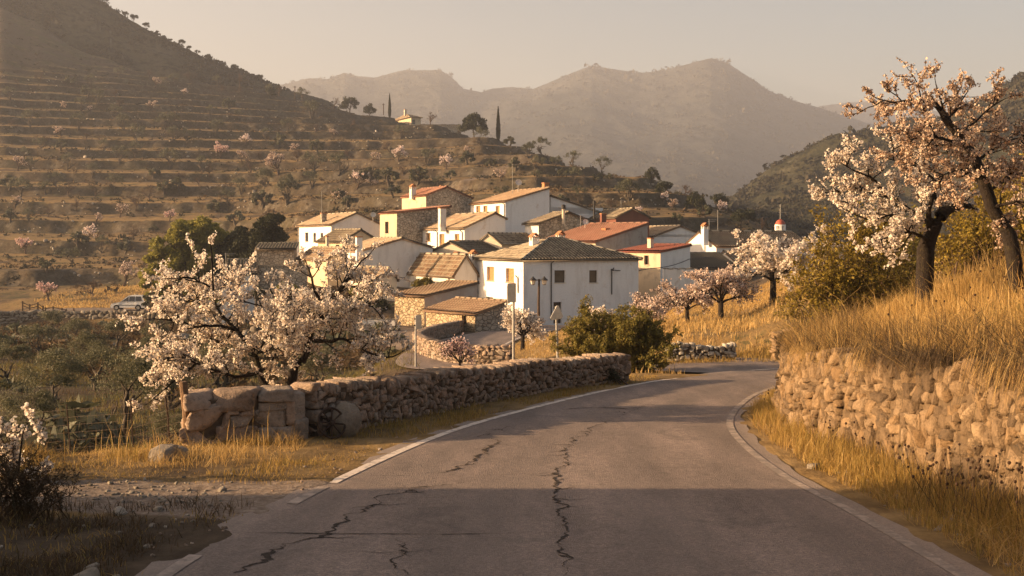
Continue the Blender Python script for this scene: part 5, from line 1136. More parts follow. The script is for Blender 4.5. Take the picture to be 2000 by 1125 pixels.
big_tree('pine_tree', 'big bushy yellow-green pine towering behind the white car', 'pine tree', 345, 598, 126, [(375, 455, 52, 30, 0), (340, 478, 42, 28, -1), (410, 470, 40, 32, 1), (318, 510, 34, 26, -1), (375, 510, 60, 34, 0), (300, 545, 26, 26, -1), (345, 550, 50, 30, 0), (405, 540, 45, 34, 1), (310, 575, 30, 18, 0), (430, 510, 26, 30, 2)], 'pine', 42000, .27, 71, 6)
big_tree('evergreen_tree', 'dark evergreen with yellowish tip right of the big pine', 'tree', 515, 540, 124, [(520, 455, 28, 40, 0), (540, 440, 16, 30, 1), (500, 490, 36, 34, 0), (545, 480, 20, 34, 1), (530, 505, 30, 20, 0)], 'dark', 13000, .26, 72, 5)
big_tree('evergreen_tree', 'very dark evergreen between the big pine and the yellow-tipped one', 'tree', 465, 545, 126, [(465, 470, 28, 30, 0), (455, 505, 36, 34, 0), (485, 500, 24, 40, 0)], 'dark', 10000, .26, 73, 5)
big_tree('shrub', 'dark shrub at the rear of the white car', 'shrub', 292, 606, 124, [(292, 588, 20, 16, 0), (312, 592, 18, 14, 0)], 'dark', 1800, .16, 74, 1)
big_tree('shrub', 'dark clipped hedge left of the stone barn roof', 'hedge', 745, 570, 90, [(745, 566, 26, 12, 0), (728, 578, 14, 12, 0)], 'dark', 2200, .12, 75, 1)
big_tree('shrub', 'bright green bush under the mossy roof beside the barn', 'bush', 828, 560, 88, [(828, 551, 20, 9, 0), (812, 555, 10, 7, 0)], 'shrub', 1500, .12, 76, 1)
for n, (px_, py_, hp_, wd_, Y, lb) in enumerate([(415, 590, 26, 30, 95, 'dark bush before the left cottage wall'), (500, 590, 26, 34, 88, 'dark green bush right of the left cottage'), (560, 575, 24, 30, 90, 'dark bush below the grey garden wall'), (600, 610, 24, 26, 80, 'green bush behind the main trunk of the near left tree'), (695, 590, 30, 26, 88, 'dark conical bush below the wide white gable'), (740, 610, 26, 26, 84, 'dark bush beside the pale yard wall')]):
    big_tree('shrub', lb, 'bush', px_, py_, Y, [(px_, py_ - hp_ * .5, wd_ * .5, hp_ * .5, 0), (px_ + 8, py_ - hp_ * .4, wd_ * .4, hp_ * .4, 0)], 'dark' if n % 2 else 'pine', 1300, .12, 80 + n, .5)
# --- field almonds across the bend
def field_almond(lbl, px_, py_, Y, w_px, top, crown_y, nb, mat, seed, size=.075, lean=0, trunkf=.3):
    r = np.random.default_rng(seed); x = (px_ - 1000) / F * Y; z = gz(x, Y) - .05; off = np.array([x, Y, z]); tb = []; tp = []
    H = (py_ - top) / F * Y; Wd = w_px / F * Y; th = H * trunkf
    e = empty('almond_tree', off, lbl, 'almond tree', 'almond trees on the golden field')
    t0 = np.array([0, 0, -.1]); t1 = np.array([lean * .5, 0, th * .6]); t2 = np.array([lean, 0, th]); tb.append((np.array([t0, t0 * .5 + t1 * .5 + r.normal(0, .02, 3), t1, t2]), np.array([.17, .13, .12, .11]) * H / 3.2, 8))
    for k in range(7):
        a_ = 2 * pi * k / 7 + r.uniform(-.3, .3); d = unit(np.array([cos(a_) * Wd * .5, sin(a_) * Wd * .5, (H - th) * r.uniform(.35, 1.0)]))
        grow(tb, tp, t2 if k % 2 else t1 * .3 + t2 * .7, d, math.hypot(Wd * .30, (H - th) * .38) * r.uniform(.8, 1.1), .06 * H / 3.2, 3, r, .04, .28, (4, 5), .60, (25, 65), .006, 1)
    link('trunk', tubes_mesh('trunk', tb, M['bark']), e)
    link('crown', flowers('crown', along(tp, nb, .045, r, .1), size, M[mat], r), e); return e
field_almond('fullest white almond tree on the golden field, before the chapel', 1510, 617, 42, 180, 455, 520, 7500, 'blossom_warm', 101, .085)
field_almond('pinkish almond with forked trunk left of the fullest white almond', 1408, 634, 41, 140, 500, 560, 3800, 'blossom_dull', 102, .075)
field_almond('small thin brownish almond, leftmost on the golden field', 1342, 632, 42, 105, 528, 580, 2000, 'blossom_dull', 103, .07)
field_almond('white almond behind the golden shrub, next to the red dome', 1578, 545, 50, 125, 440, 490, 4600, 'blossom_warm', 104, .085)
field_almond('cream almond beside the lower road and the double lamp', 1021, 682, 46, 92, 574, 610, 3000, 'blossom_warm', 105, .075)
field_almond('pale pink almond rising behind the big roadside bush', 1165, 655, 44, 90, 558, 600, 2200, 'blossom_warm', 106, .075)
field_almond('pink almond at the right rear of the big roadside bush', 1262, 645, 47, 110, 560, 600, 2400, 'blossom_dull', 107, .075)
field_almond('small pink sapling inside the hairpin parapet', 898, 722, 37, 85, 648, 680, 700, 'blossom_pink', 108, .06, 0, .15)
field_almond('brown twiggy almond beside the corner of the big white house', 1268, 600, 80, 60, 520, 560, 500, 'blossom_dull', 109, .09)
field_almond('leafless almond in front of the long white house', 838, 500, 110, 36, 462, 480, 60, 'blossom_dull', 110, .09)
field_almond('brownish almond in front of the white yard wall', 1310, 585, 70, 70, 520, 560, 900, 'blossom_dull', 111, .08)
# --- big roadside bush and the golden shrubs on the bank
def bush(lbl, name, px_, py_, Y, blobs, mat, nl, leaf, seed, cat='bush', stems=26, sm='twig', sr=1.0):
    r = np.random.default_rng(seed); x = (px_ - 1000) / F * Y; z = gz(x, Y) - .05; off = np.array([x, Y, z]); tb = []; tp = []
    e = empty(name, off, lbl, cat); tot = sum(b_[2] * b_[3] for b_ in blobs)
    for (bx_, by_, rx, rz, dy) in blobs:
        c = P(bx_, by_, Y + dy) - off; rr = np.array([rx / F * Y, rx / F * Y * .8, rz / F * Y]); n = max(4, int(stems * rx * rz / tot))
        for k in range(n):
            u = r.normal(size=3); u /= np.linalg.norm(u); tgt = c + u * rr * r.uniform(.3, .95); a = np.array([r.normal(0, .18), r.normal(0, .15), 0]); d = tgt - a; Ln = np.linalg.norm(d)
            m_ = a + d * .5 + np.array([0, 0, .12 * Ln]); q = np.linspace(0, 1, 6)[:, None]; pts = (1 - q) ** 2 * a + 2 * q * (1 - q) * m_ + q ** 2 * tgt
            tb.append((pts, np.linspace(.022, .008, 6) * sr, 4))
            for _ in range(7):
                i = r.integers(2, 6); grow(tb, tp, pts[i], turn(unit(d), radians(r.uniform(25, 75)), r), Ln * .22 * r.uniform(.6, 1.3), .007 * sr, 1, r, .05, .3, (3, 4), .6, (25, 70), .003 * sr, 1)
    link('stems', tubes_mesh('stems', tb, M[sm]), e)
    link('foliage', leaves('foliage', along(tp, nl, leaf * 1.0, r, .0), leaf, M[mat], r, .42), e); return e
bush('big twiggy olive-green bush at the end of the low roadside wall', 'bush', 1200, 742, 27.5, [(1165, 645, 66, 36, .5), (1228, 640, 60, 36, .2), (1125, 675, 40, 28, .3), (1215, 670, 76, 42, 0), (1262, 695, 46, 40, -.3), (1185, 695, 66, 32, -.2), (1282, 660, 32, 34, 0)], 'shrub', 60000, .035, 121, 'bush', 110)
bush('golden-yellow shrub on the bank below the near blossom tree', 'shrub', 1650, 600, 21, [(1640, 500, 62, 48, 1), (1700, 490, 60, 55, 1.2), (1600, 550, 48, 42, .4), (1660, 550, 62, 42, .6), (1570, 600, 34, 36, 0), (1610, 605, 42, 30, 0)], 'shrub_gold', 24000, .034, 122, 'shrub', 54)
bush('dark green shrub behind the leaning near almond trunk', 'shrub', 1740, 560, 22, [(1740, 520, 50, 42, 1.5), (1780, 500, 40, 45, 2)], 'shrub', 10000, .036, 123, 'shrub', 26)
bush('yellow-brown shrub behind the two near almond trunks', 'shrub', 1890, 530, 19.5, [(1870, 450, 50, 55, 1.5), (1930, 440, 55, 62, 2), (1985, 430, 50, 62, 2), (1900, 490, 60, 30, 1)], 'shrub_gold', 16000, .034, 124, 'shrub', 40)
bush('spiky brown brush at the dark bottom left corner', 'brush', 40, 985, 9.6, [(20, 925, 60, 50, 0), (80, 935, 55, 45, 0), (130, 950, 40, 30, 0), (10, 880, 40, 40, .3)], 'brown', 5200, .012, 125, 'brush', 44, 'brown', .32)
bush('low dark bush at the foot of the roadside wall', 'bush', 1215, 742, 23.2, [(1195, 730, 22, 10, 0)], 'dark', 900, .022, 126, 'bush', 6)
# --- the two near blossom trees: limbs read off the picture at their own depth
def near_tree(name, lbl, base, Y, limbs, nb, size, mat, seed, blens=(.35, .8), step=.16, fill=(), mossy=None):
    r = np.random.default_rng(seed); x = (base[0] - 1000) / F * Y; off = np.array([x, Y, gz(x, Y) - .1]); e = empty(name, off, lbl, 'almond tree'); tb = []; tp = []
    for pts, r0, r1, sp in limbs:
        q = np.array([P(a, b_, Y + dy) - off for a, b_, dy in pts]); 
        if pts[0][:2] == base: q[0, 2] = min(q[0, 2], -.05)
        q = resamp(q, .07); n = len(q); s = np.arange(n) / max(1, n - 1)
        q = q + np.stack([fbm(s * 6 + seed, s * 0 + k, 3, seed + k) for k in range(3)], 1) * .03 * min(1, r0 * 30)
        tb.append((q, (r0 + (r1 - r0) * s) * (1 + .12 * fbm(s * 9, s * 0, 3, seed)), 9 if r0 > .04 else 6))
        Ln = n * .07; nbch = max(1, int(Ln / step * sp))
        for k in range(nbch):
            f = r.uniform(.12, 1.0); i = min(int(f * (n - 1)), n - 2); d = unit(q[i + 1] - q[i]); dd = turn(d, radians(r.uniform(30, 85)), r); dd = unit(dd + np.array([0, 0, .35]))
            grow(tb, tp, q[i], dd, r.uniform(*blens), .013, 2, r, .05, .26, (3, 5), .62, (25, 70), .0035, 1, 4)
        grow(tb, tp, q[-1], unit(q[-1] - q[-3]), r.uniform(.16, .3), r1, 2, r, .05, .2, (3, 4), .6, (20, 50), .0035, 1, 4)
    link('trunk', tubes_mesh('trunk', tb, M['bark']), e)
    link('crown', flowers('crown', along(tp, nb, .014, r, .02), size, M[mat], r), e); return e
BL = (553, 760)
near_tree('almond_tree', 'large white blossoming almond tree leaning behind the end of the low roadside wall', BL, 17.2, [
    ([BL + (0,), (570, 729, 0), (596, 699, 0), (606, 655, .1), (620, 629, .1), (634, 600, .15), (650, 578, .2), (669, 556, .2)], .075, .032, 1),
    ([(634, 600, .15), (617, 573, .1), (606, 538, 0), (598, 515, 0)], .03, .012, 1.2), ([(669, 556, .2), (690, 530, .3), (706, 510, .4), (716, 500, .4)], .026, .010, 1.3), ([(669, 556, .2), (715, 566, .1), (748, 572, 0)], .022, .009, 1.3),
    ([(650, 578, .2), (690, 590, -.2), (728, 600, -.3), (745, 620, -.3)], .022, .009, 1.2), ([(606, 665, 0), (631, 667, -.2), (672, 663, -.3), (708, 685, -.4), (749, 699, -.5), (775, 690, -.5)], .034, .010, 1.2),
    ([(540, 765, 0), (512, 752, .1), (508, 726, .1), (498, 690, .1), (482, 667, .1), (455, 641, .2), (440, 625, .2), (423, 602, .2), (410, 561, .2), (411, 520, .2), (412, 492, .2)], .062, .012, 1.1),
    ([(455, 643, .2), (414, 635, 0), (382, 640, -.2), (350, 628, -.3), (320, 630, -.3)], .03, .009, 1.2), ([(508, 726, .1), (470, 735, -.3), (426, 726, -.5), (382, 711, -.6), (353, 699, -.7), (323, 702, -.7), (305, 720, -.7)], .034, .009, 1.3),
    ([(440, 625, .2), (400, 600, .6), (360, 580, .9), (330, 570, 1)], .024, .008, 1.2), ([(423, 602, .2), (450, 575, .6), (470, 545, .7), (480, 530, .7)], .022, .008, 1.2), ([(482, 667, .1), (520, 640, .7), (545, 605, .9), (552, 575, 1)], .026, .009, 1.3),
    ([(498, 690, .1), (540, 680, -.5), (575, 650, -.6), (580, 620, -.6)], .024, .009, 1.2), ([(382, 711, -.6), (340, 745, -.8), (310, 770, -.9), (290, 785, -.9)], .02, .007, 1.1), ([(410, 561, .2), (380, 545, .1), (352, 540, 0)], .018, .007, 1.2), ([(620, 629, .1), (575, 590, .5), (560, 560, .6)], .022, .008, 1.2),
    ([(508, 726, .1), (535, 700, .4), (552, 655, .5), (545, 605, .6), (528, 565, .6)], .026, .008, 1.5), ([(498, 690, .1), (522, 660, -.4), (515, 612, -.5), (500, 575, -.5)], .024, .008, 1.5), ([(570, 729, 0), (590, 690, .5), (585, 640, .6), (575, 600, .6)], .022, .008, 1.4),
    ([(455, 643, .2), (430, 670, .8), (380, 665, 1.0), (340, 660, 1.1)], .024, .008, 1.1)], 34000, .036, 'blossom_warm', 201, (.22, .55), .13)
BR = (1803, 562)
near_tree('almond_tree', 'near blossoming almond with short thick trunk on the grassy bank', BR, 16.2, [
    ([BR + (0,), (1800, 520, 0), (1806, 488, 0), (1818, 455, 0), (1828, 430, 0), (1850, 412, .1), (1880, 402, .2)], .125, .05, .5),
    ([(1818, 460, 0), (1812, 420, -.1), (1822, 385, -.2), (1832, 360, -.2)], .05, .02, 1), ([(1880, 402, .2), (1886, 372, .2), (1892, 350, .2)], .03, .014, 1),
    ([(1820, 440, 0), (1775, 410, .2), (1735, 385, .3), (1700, 372, .3), (1660, 372, .3), (1615, 376, .3)], .035, .010, 1.5), ([(1735, 385, .3), (1705, 350, .1), (1670, 335, 0), (1645, 320, 0)], .02, .008, 1.5), ([(1775, 410, .2), (1740, 420, -.3), (1700, 430, -.4), (1650, 410, -.4)], .02, .008, 1.2),
    ([(1816, 470, 0), (1780, 455, -.5), (1745, 460, -.7), (1715, 470, -.8)], .025, .008, 1.3), ([(1832, 360, -.2), (1800, 330, -.3), (1770, 320, -.3), (1735, 310, -.3)], .02, .008, 1.4), ([(1850, 412, .1), (1810, 370, .6), (1780, 350, .7)], .02, .008, 1.4)], 10500, .037, 'blossom_warm', 202, (.18, .46), .13)
BQ = (1992, 505)
near_tree('almond_tree', 'taller leaning blossoming almond at the right edge of the bank', BQ, 14.8, [
    ([BQ + (0,), (1975, 470, 0), (1958, 440, 0), (1940, 405, 0), (1928, 375, 0), (1915, 345, 0), (1903, 318, 0), (1885, 285, 0), (1868, 262, 0), (1852, 243, 0), (1843, 225, 0)], .10, .05, .9),
    ([(1850, 240, 0), (1832, 212, 0), (1815, 200, -.1), (1780, 196, -.2), (1745, 203, -.2), (1715, 193, -.2)], .026, .008, 1.4), ([(1845, 228, 0), (1838, 200, .1), (1835, 178, .1), (1828, 165, .1)], .02, .007, 1.3), ([(1850, 235, 0), (1868, 212, .2), (1880, 195, .2), (1888, 182, .2)], .02, .007, 1.4), ([(1868, 262, 0), (1900, 240, .3), (1930, 215, .4), (1960, 195, .4)], .022, .007, 1.3),
    ([(1903, 318, 0), (1940, 290, .4), (1975, 275, .5), (2010, 270, .5)], .026, .009, 1.3), ([(1885, 285, 0), (1850, 272, -.4), (1815, 268, -.5), (1780, 275, -.5), (1750, 290, -.5)], .028, .008, 1.5), ([(1928, 375, 0), (1965, 350, .4), (2000, 340, .5), (2030, 330, .5)], .028, .009, 1.3), ([(1915, 345, 0), (1880, 335, -.5), (1850, 340, -.6), (1830, 350, -.6)], .024, .008, 1.4),
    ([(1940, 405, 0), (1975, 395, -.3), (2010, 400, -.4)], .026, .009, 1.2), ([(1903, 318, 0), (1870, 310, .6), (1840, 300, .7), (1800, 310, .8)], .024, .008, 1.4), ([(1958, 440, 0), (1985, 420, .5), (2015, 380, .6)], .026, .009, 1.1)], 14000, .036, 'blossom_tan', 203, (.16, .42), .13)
near_tree('almond_tree', 'small white blossoming almond at the left edge of the picture beside the dark brush', (15, 985), 11.5, [
    ([(15, 985, 0), (30, 940, 0), (35, 905, 0), (38, 870, 0), (45, 850, 0)], .022, .008, 1.2), ([(30, 940, 0), (55, 910, 0), (70, 885, 0)], .014, .006, 1.2), ([(30, 945, 0), (5, 915, .1), (-15, 890, .1)], .014, .006, 1.2), ([(35, 905, 0), (15, 880, .1), (5, 860, .1)], .012, .005, 1.2)], 1500, .042, 'blossom_warm', 204, (.12, .25), .10)
# --- olives in the hollow on the left
for n, (px_, py_, Y, hp_, lb) in enumerate([(250, 870, 25, 175, 'near olive tree in the hollow left of the end pier of the wall'), (110, 860, 30, 130, 'near olive tree in the hollow above the small white almond'), (330, 830, 30, 120, 'olive tree just left of the wooden fence post'), (20, 810, 38, 90, 'olive tree at the far left edge of the hollow'), (190, 800, 36, 95, 'olive tree in the hollow behind the two near olives'), (225, 705, 70, 62, 'lone crooked olive below the rubble stone retaining wall'), (100, 660, 95, 55, 'dull olive below the wooden fence'), (430, 780, 36, 110, 'olive tree behind the large near blossoming almond'), (620, 790, 33, 100, 'olive tree behind the low roadside wall under the blossom'), (55, 905, 23, 120, 'low olive behind the small white almond at the left edge'), (175, 760, 45, 85, 'olive beneath the loose rocks, above the two near olives'), (290, 765, 42, 85, 'olive left of the large near almond, above the fence post'), (75, 735, 58, 70, 'olive on the dark slope under the wooden rail fence'), (150, 690, 78, 55, 'small olive on the dark slope left of the lone crooked olive'), (340, 890, 20, 90, 'low olive sprout left of the fence post in dry grass'), (300, 700, 66, 55, 'olive at the left fringe of the large near almond crown')]):
    pr, h = proto_olive(300 + n, 7000 if Y < 50 else 2500, .05 if Y < 50 else .08, 'olive_near', 3.2, .95)
    x = (px_ - 1000) / F * Y; instance(pr, 'olive_tree', (x, Y, gz(x, Y) - .05), hp_ / F * Y / 3.2, R.uniform(0, 6), lb, 'olive tree', 'olives in the hollow')
# ================================================================== GRASS AND LOOSE GROWTH (stuff)
def blades(name, xy, h, wd, lean, mat, seed, zoff=-.02, curl=.5, zmin=None):
    r = np.random.default_rng(seed); N = len(xy); z = zt(xy[:, 0], xy[:, 1]) + zoff
    if zmin is not None: z = np.maximum(z, zroad(xy[:, 1]) + zmin)
    B = np.stack([xy[:, 0], xy[:, 1], z], 1)
    hh = (h * np.exp(r.normal(0, .32, N)) if np.isscalar(h) else h * np.exp(r.normal(0, .25, N)))[:, None]; th = r.uniform(0, 2 * pi, N); s = np.stack([np.cos(th), np.sin(th), 0 * th], 1); ph = r.uniform(0, 2 * pi, N); l_ = np.stack([np.cos(ph), np.sin(ph), 0 * ph], 1) * (lean * np.abs(r.normal(0, 1, N)))[:, None]
    up = np.array([0, 0, 1.]); w_ = wd * r.uniform(.6, 1.4, (N, 1)); V = np.empty((N, 5, 3)); V[:, 0] = B - s * w_; V[:, 1] = B + s * w_; m_ = B + up * hh * .55 + l_ * hh * .35; V[:, 2] = m_ + s * w_ * .75; V[:, 3] = m_ - s * w_ * .75; V[:, 4] = B + up * hh * (1 - curl * .2) + l_ * hh
    i = np.arange(N)[:, None] * 5; return tag(link(name, mesh_np(name, V.reshape(-1, 3), [np.concatenate([i, i + 1, i + 2, i + 3], 1), np.concatenate([i + 3, i + 2, i + 4], 1)], M[mat])), kind='stuff')
def region(n, x0, x1, y0, y1, f, seed, cl=(1.2, .45)):
    r = np.random.default_rng(seed); xy = np.stack([r.uniform(x0, x1, n), r.uniform(y0, y1, n)], 1); p = np.clip(f(xy[:, 0], xy[:, 1]), 0, 1) * np.clip(.55 + cl[1] * 2.2 * fbm(xy[:, 0] * cl[0], xy[:, 1] * cl[0], 3, seed), 0, 1); return xy[r.random(n) < p]
def roadout(x, y):      # distance outside the paved road (negative on it)
    c = (RL + RR) / 2; hw = np.linalg.norm(RL - RR, axis=1) / 2; d = np.full(x.shape, 1e9)
    for p, h in zip(c[::3], hw[::3]): d = np.minimum(d, np.hypot(x - p[0], y - p[1]) - h)
    return d
bankf = lambda x, y: sst(.30, .5, -sdist(x, y, RW))
q = region(150000, 4.2, 15, 5, 24, bankf, 401); hq = .17 + .17 * vn(q[:, 0] * .8, q[:, 1] * .8, 2); sp = rng.random(len(q)) < .3 + .5 * fbm(q[:, 0] * .7, q[:, 1] * .7, 3, 12); blades('bank_grass', q[~sp], hq[~sp], .0035, .62, 'grass', 402); blades('bank_grass', q[sp], hq[sp] * .9, .0035, .9, 'grass_mix', 441)
q = region(30000, 4.2, 13, 6, 24, bankf, 442, (.9, .9)); blades('bank_weeds', q, .12, .006, .8, 'grass_green', 443)
q = region(16000, 4.2, 13, 8, 23, bankf, 403); blades('bank_stalks', q, .46, .0028, .35, 'grass', 404)
edgef = lambda x, y: sst(-.10, .12, -sdist(x, y, RW)) * (1 - sst(.6, 1.1, -sdist(x, y, RW)))
q = region(90000, 3.9, 10, 6, 23, edgef, 405, (2, .6)); blades('overhanging_brush', q, .40, .0035, 1.1, 'brown', 406, zmin=1.0)
q = region(70000, 3.9, 10, 6, 23, edgef, 435, (1.1, .8)); blades('overhanging_grass', q, .42, .0035, 1.3, 'grass', 436, zmin=1.0)
vf = lambda x, y: sst(.04, .2, roadout(x, y)) * sst(.12, .2, sdist(x, y, RW)) * sst(1.5, 2.2, x)
q = region(110000, 2.9, 6.8, 6, 24, vf, 407, (1.6, .5)); dd = np.clip(-sdist(q[:, 0], q[:, 1], RW) + 1.0, 0, 1); blades('verge_grass', q, .10 + .20 * np.clip(1 - sdist(q[:, 0], q[:, 1], RW) / .9, 0, 1) + .05 * vn(q[:, 0] * 3, q[:, 1] * 3, 5), .003, .55, 'grass_mix', 408); q = region(40000, 3.0, 6.8, 6, 24, vf, 450, (2.2, .9)); blades('verge_straw', q, .16, .003, 1.5, 'grass', 451)
lf = lambda x, y: np.where(y > 10.8, sst(-7.6, -5.6, x), .5) * sst(.02, .2, roadout(x, y)) * (sdist(x, y, LW) < .25) * (near_line(x, y, TRACK)[0] > .75) * (1 - .97 * sst(15.2, 16.0, y) * (x > -4))
q = region(150000, -13, 1.5, 4.5, 17, lf, 409, (1.2, .6)); yy = q[:, 1]; blades('verge_grass', q, np.where(yy > 11, .04 + .30 * np.clip(vn(q[:, 0] * 1.6, q[:, 1] * 1.6, 6) - .35, 0, 1) * sst(.2, 1.2, roadout(q[:, 0], q[:, 1])), .08), .0032, .7, 'grass_mix', 410)
tf = lambda x, y: ((np.abs(y - 13.3 - .12 * (x + 4)) < .9) & (x < -2.6) & (x > -7)).astype(float)
q = region(9000, -7, -2.6, 11.5, 15, tf, 411, (1.5, .5)); blades('tall_grass_tufts', q, .07 + .26 * np.clip(vn(q[:, 0] * 2.1, q[:, 1] * 2.1, 8) - .3, 0, 1), .003, .9, 'grass', 412)
q = q[::45]; blades('tall_grass_stalks', q, .40, .004, .2, 'grass', 413)
lf2 = lambda x, y: (sst(.02, .15, roadout(x, y)) * (sdist(x, y, LW) < -.05) * (x > -2.6)).astype(float)
q = region(60000, -2.6, 3.2, 15, 25, lf2, 414, (1.8, .6)); blades('wall_foot_grass', q, .09, .004, .6, 'grass_mix', 415)
pxof = lambda x, y: 1000 + F * x / np.maximum(y, 30)
ff = lambda x, y: ((pxof(x, y) > 1270) & (y > 31.0)).astype(float)
q = region(70000, 4, 26, 31, 62, ff, 416, (.7, .45)); blades('field_grass', q, .20, .011, .5, 'grass', 417)
q = region(14000, 3, 11, 29.6, 31.5, lambda x, y: sst(.5, .8, roadout(x, y)), 418); blades('field_edge_grass', q, .16, .006, .5, 'grass_mix', 419)
mf = lambda x, y: ((pxof(x, y) > 930) & (pxof(x, y) < 1300) & (near_line(x, y, VR)[0] > 2.3)).astype(float)
q = region(40000, -3, 12, 26, 62, mf, 420, (.8, .45)); blades('mound_grass', q, .17, .009, .5, 'grass', 421)
hf = lambda x, y: ((sdist(x, y, LW) > .1) & (pxof(x, y) < 820)).astype(float)
q = region(60000, -26, 2, 14, 60, hf, 422, (.5, .9)); blades('hollow_grass', q, .18, .009, .7, 'grass_green', 423)
q = region(30000, -26, 2, 14, 60, hf, 424, (.4, .9)); blades('hollow_grass', q, .2, .007, .6, 'brown', 425)
q = region(30000, -13, -5.5, 11.6, 14.5, lambda x, y: x * 0 + 1, 437, (1.2, .8)); blades('verge_brush', q, .2, .0035, .8, 'brown', 438)
q = region(60000, -10, -2.3, 5, 10.4, lambda x, y: sst(.1, .5, roadout(x, y)), 439, (1.4, .8)); blades('verge_brush', q, .10, .0035, .9, 'brown', 440)
q = region(26000, -52, -26, 60, 126, lambda x, y: x * 0 + 1, 426, (.25, .9)); blades('hollow_grass', q, .35, .03, .6, 'brown', 427)
q = region(22000, -62, -34, 134, 172, lambda x, y: ((pxof(x, y) > 60) & (pxof(x, y) < 430)) * 1., 428, (.3, .5)); blades('slope_grass', q, .3, .035, .5, 'grass', 429)
# dry grass hanging over the top of the retaining wall
def hanging(name, n, mat, seed, ln):
    r = np.random.default_rng(seed); k = r.integers(20, len(rwp) - 2, n * 3); cl = fbm(rws[k] * 1.4, rws[k] * 0, 3, seed); k = k[r.random(len(k)) < np.clip(.25 + 1.6 * cl, 0, 1)][:n]; N = len(k)
    pr = perp(np.concatenate([rwp, rwp[:, :1] * 0], 1))[k]; b0 = np.stack([rwp[k, 0], rwp[k, 1], zroad(rwp[k, 1]) + hwall(rwp[k, 1]) + r.uniform(-.05, .05, N)], 1) - pr * r.uniform(-.02, .3, (N, 1)); b0[:, :2] += r.normal(0, .04, (N, 2))
    L_ = ln * np.exp(r.normal(0, .4, N))[:, None]; tg = np.stack([-pr[:, 1], pr[:, 0], pr[:, 0] * 0], 1); sw = r.normal(0, .35, (N, 1)); o_ = pr * r.uniform(.25, .8, (N, 1)) + tg * sw
    m_ = b0 + o_ * L_ * .5 + np.array([0, 0, 1.]) * L_ * r.uniform(.05, .35, (N, 1)); e_ = b0 + o_ * L_ * .9 - np.array([0, 0, 1.]) * L_ * r.uniform(-.1, .75, (N, 1)); w_ = tg * .0035
    V = np.stack([b0 - w_, b0 + w_, m_ + w_, m_ - w_, e_], 1); i = np.arange(N)[:, None] * 5
    return tag(link(name, mesh_np(name, V.reshape(-1, 3), [np.concatenate([i, i + 1, i + 2, i + 3], 1), np.concatenate([i + 3, i + 2, i + 4], 1)], M[mat])), kind='stuff')
hanging('hanging_grass', 8000, 'grass', 460, .34); hanging('hanging_brush', 9000, 'brown', 461, .34)
# seed heads on thin stalks over the bank
r = np.random.default_rng(77); q = region(2600, 4.3, 10, 9, 20, bankf, 430, (.8, .9))[:420]; q2 = region(1200, 3.6, 4.4, 9, 17, vf, 431, (.8, .9))[:110]; q = np.vstack([q, q2])
V = []; Fs = []; n = 0; tb = []
for xx, yy in q:
    b0 = np.array([xx, yy, gz(xx, yy)]); h_ = r.uniform(.3, .62); d = unit(np.array([r.normal(0, .3), r.normal(0, .3), 1])); tb.append((np.array([b0, b0 + d * h_]), np.array([.0028, .002]), 3)); b1 = b0 + d * h_
    m_ = MB(); m_.ball(b1, r.uniform(.010, .017), 6, 4); v = np.array(m_.v); V.append(v); Fs += [np.array([list(f) for f in m_.f]) + n]; n += len(v)
hd = mesh_np('seed_heads', np.vstack(V), [np.vstack(Fs)], M['seed']); sh = tag(link('dried_thistles', tubes_mesh('thistle_stalks', tb, M['brown'])), kind='stuff'); link('seed_heads', hd, sh)
# scrub on the hills
def scrub(name, pts, size, mat, seed, per=26, asp=.6):
    r = np.random.default_rng(seed); N = len(pts); s = size * np.exp(r.normal(0, .4, N)); c = np.repeat(pts, per, 0); ss = np.repeat(s, per); v = r.normal(size=(len(c), 3)); v /= np.linalg.norm(v, axis=1)[:, None]; v[:, 2] = np.abs(v[:, 2])
    P_ = c + v * ss[:, None] * np.array([1, 1, .8]) * (r.random((len(c), 1)) ** .4); n, a, b_ = frames(len(P_), r); k = (ss * .34)[:, None]
    V = np.stack([P_ - a * k, P_ - b_ * k * asp, P_ + a * k, P_ + b_ * k * asp], 1); i = np.arange(len(P_))[:, None] * 4
    return tag(link(name, mesh_np(name, V.reshape(-1, 3), [np.concatenate([i, i + 1, i + 2, i + 3], 1)], M[mat])), kind='stuff')
def sheet_pts(V, n, seed, dens=None):
    r = np.random.default_rng(seed); q = V[:-14].reshape(-1, 3); p = np.clip(.5 + 1.6 * fbm(q[:, 0] / 35, q[:, 1] / 35, 4, seed), 0, 1); i = r.choice(len(q), n, p=p / p.sum()); return q[i] + r.normal(0, .6, (n, 3)) * np.array([1, 1, 0])
scrub('hill_scrub', sheet_pts(HBV, 5200, 501), 1.5, 'scrub', 502, 20)
scrub('hill_scrub', sheet_pts(HRV, 6500, 503), 1.4, 'scrub', 504, 20)
scrub('mountain_scrub', sheet_pts(MTV, 6000, 505), 5.0, 'scrub', 506, 10)
r = np.random.default_rng(510); n = 17000; tq = r.uniform(-.47, .24, n); yq = r.uniform(172, 560, n); xq = tq * yq; pq = 1000 + F * tq
kp = r.random(n) < np.clip(.22 + 1.2 * fbm(xq / 14, yq / 14, 4, 511) + .5 * sst(380, 480, yq) * (pq < 300), 0, 1); xq, yq = xq[kp], yq[kp]; kp = rng.random(len(xq)) < .7; xq, yq = xq[kp], yq[kp]
scrub('terrace_scrub', np.stack([xq, yq, zt(xq, yq)], 1), .45, 'scrub', 512, 16)
n = 26000; tq = r.uniform(-.46, .22, n); yq = r.uniform(150, 470, n); xq = tq * yq; kp = r.random(n) < np.clip(.1 + 1.0 * fbm(xq / 10, yq / 10, 4, 513), 0, 1); xq, yq = xq[kp], yq[kp]; scrub('terrace_scrub', np.stack([xq, yq, zt(xq, yq)], 1), .38, 'brown', 514, 12)
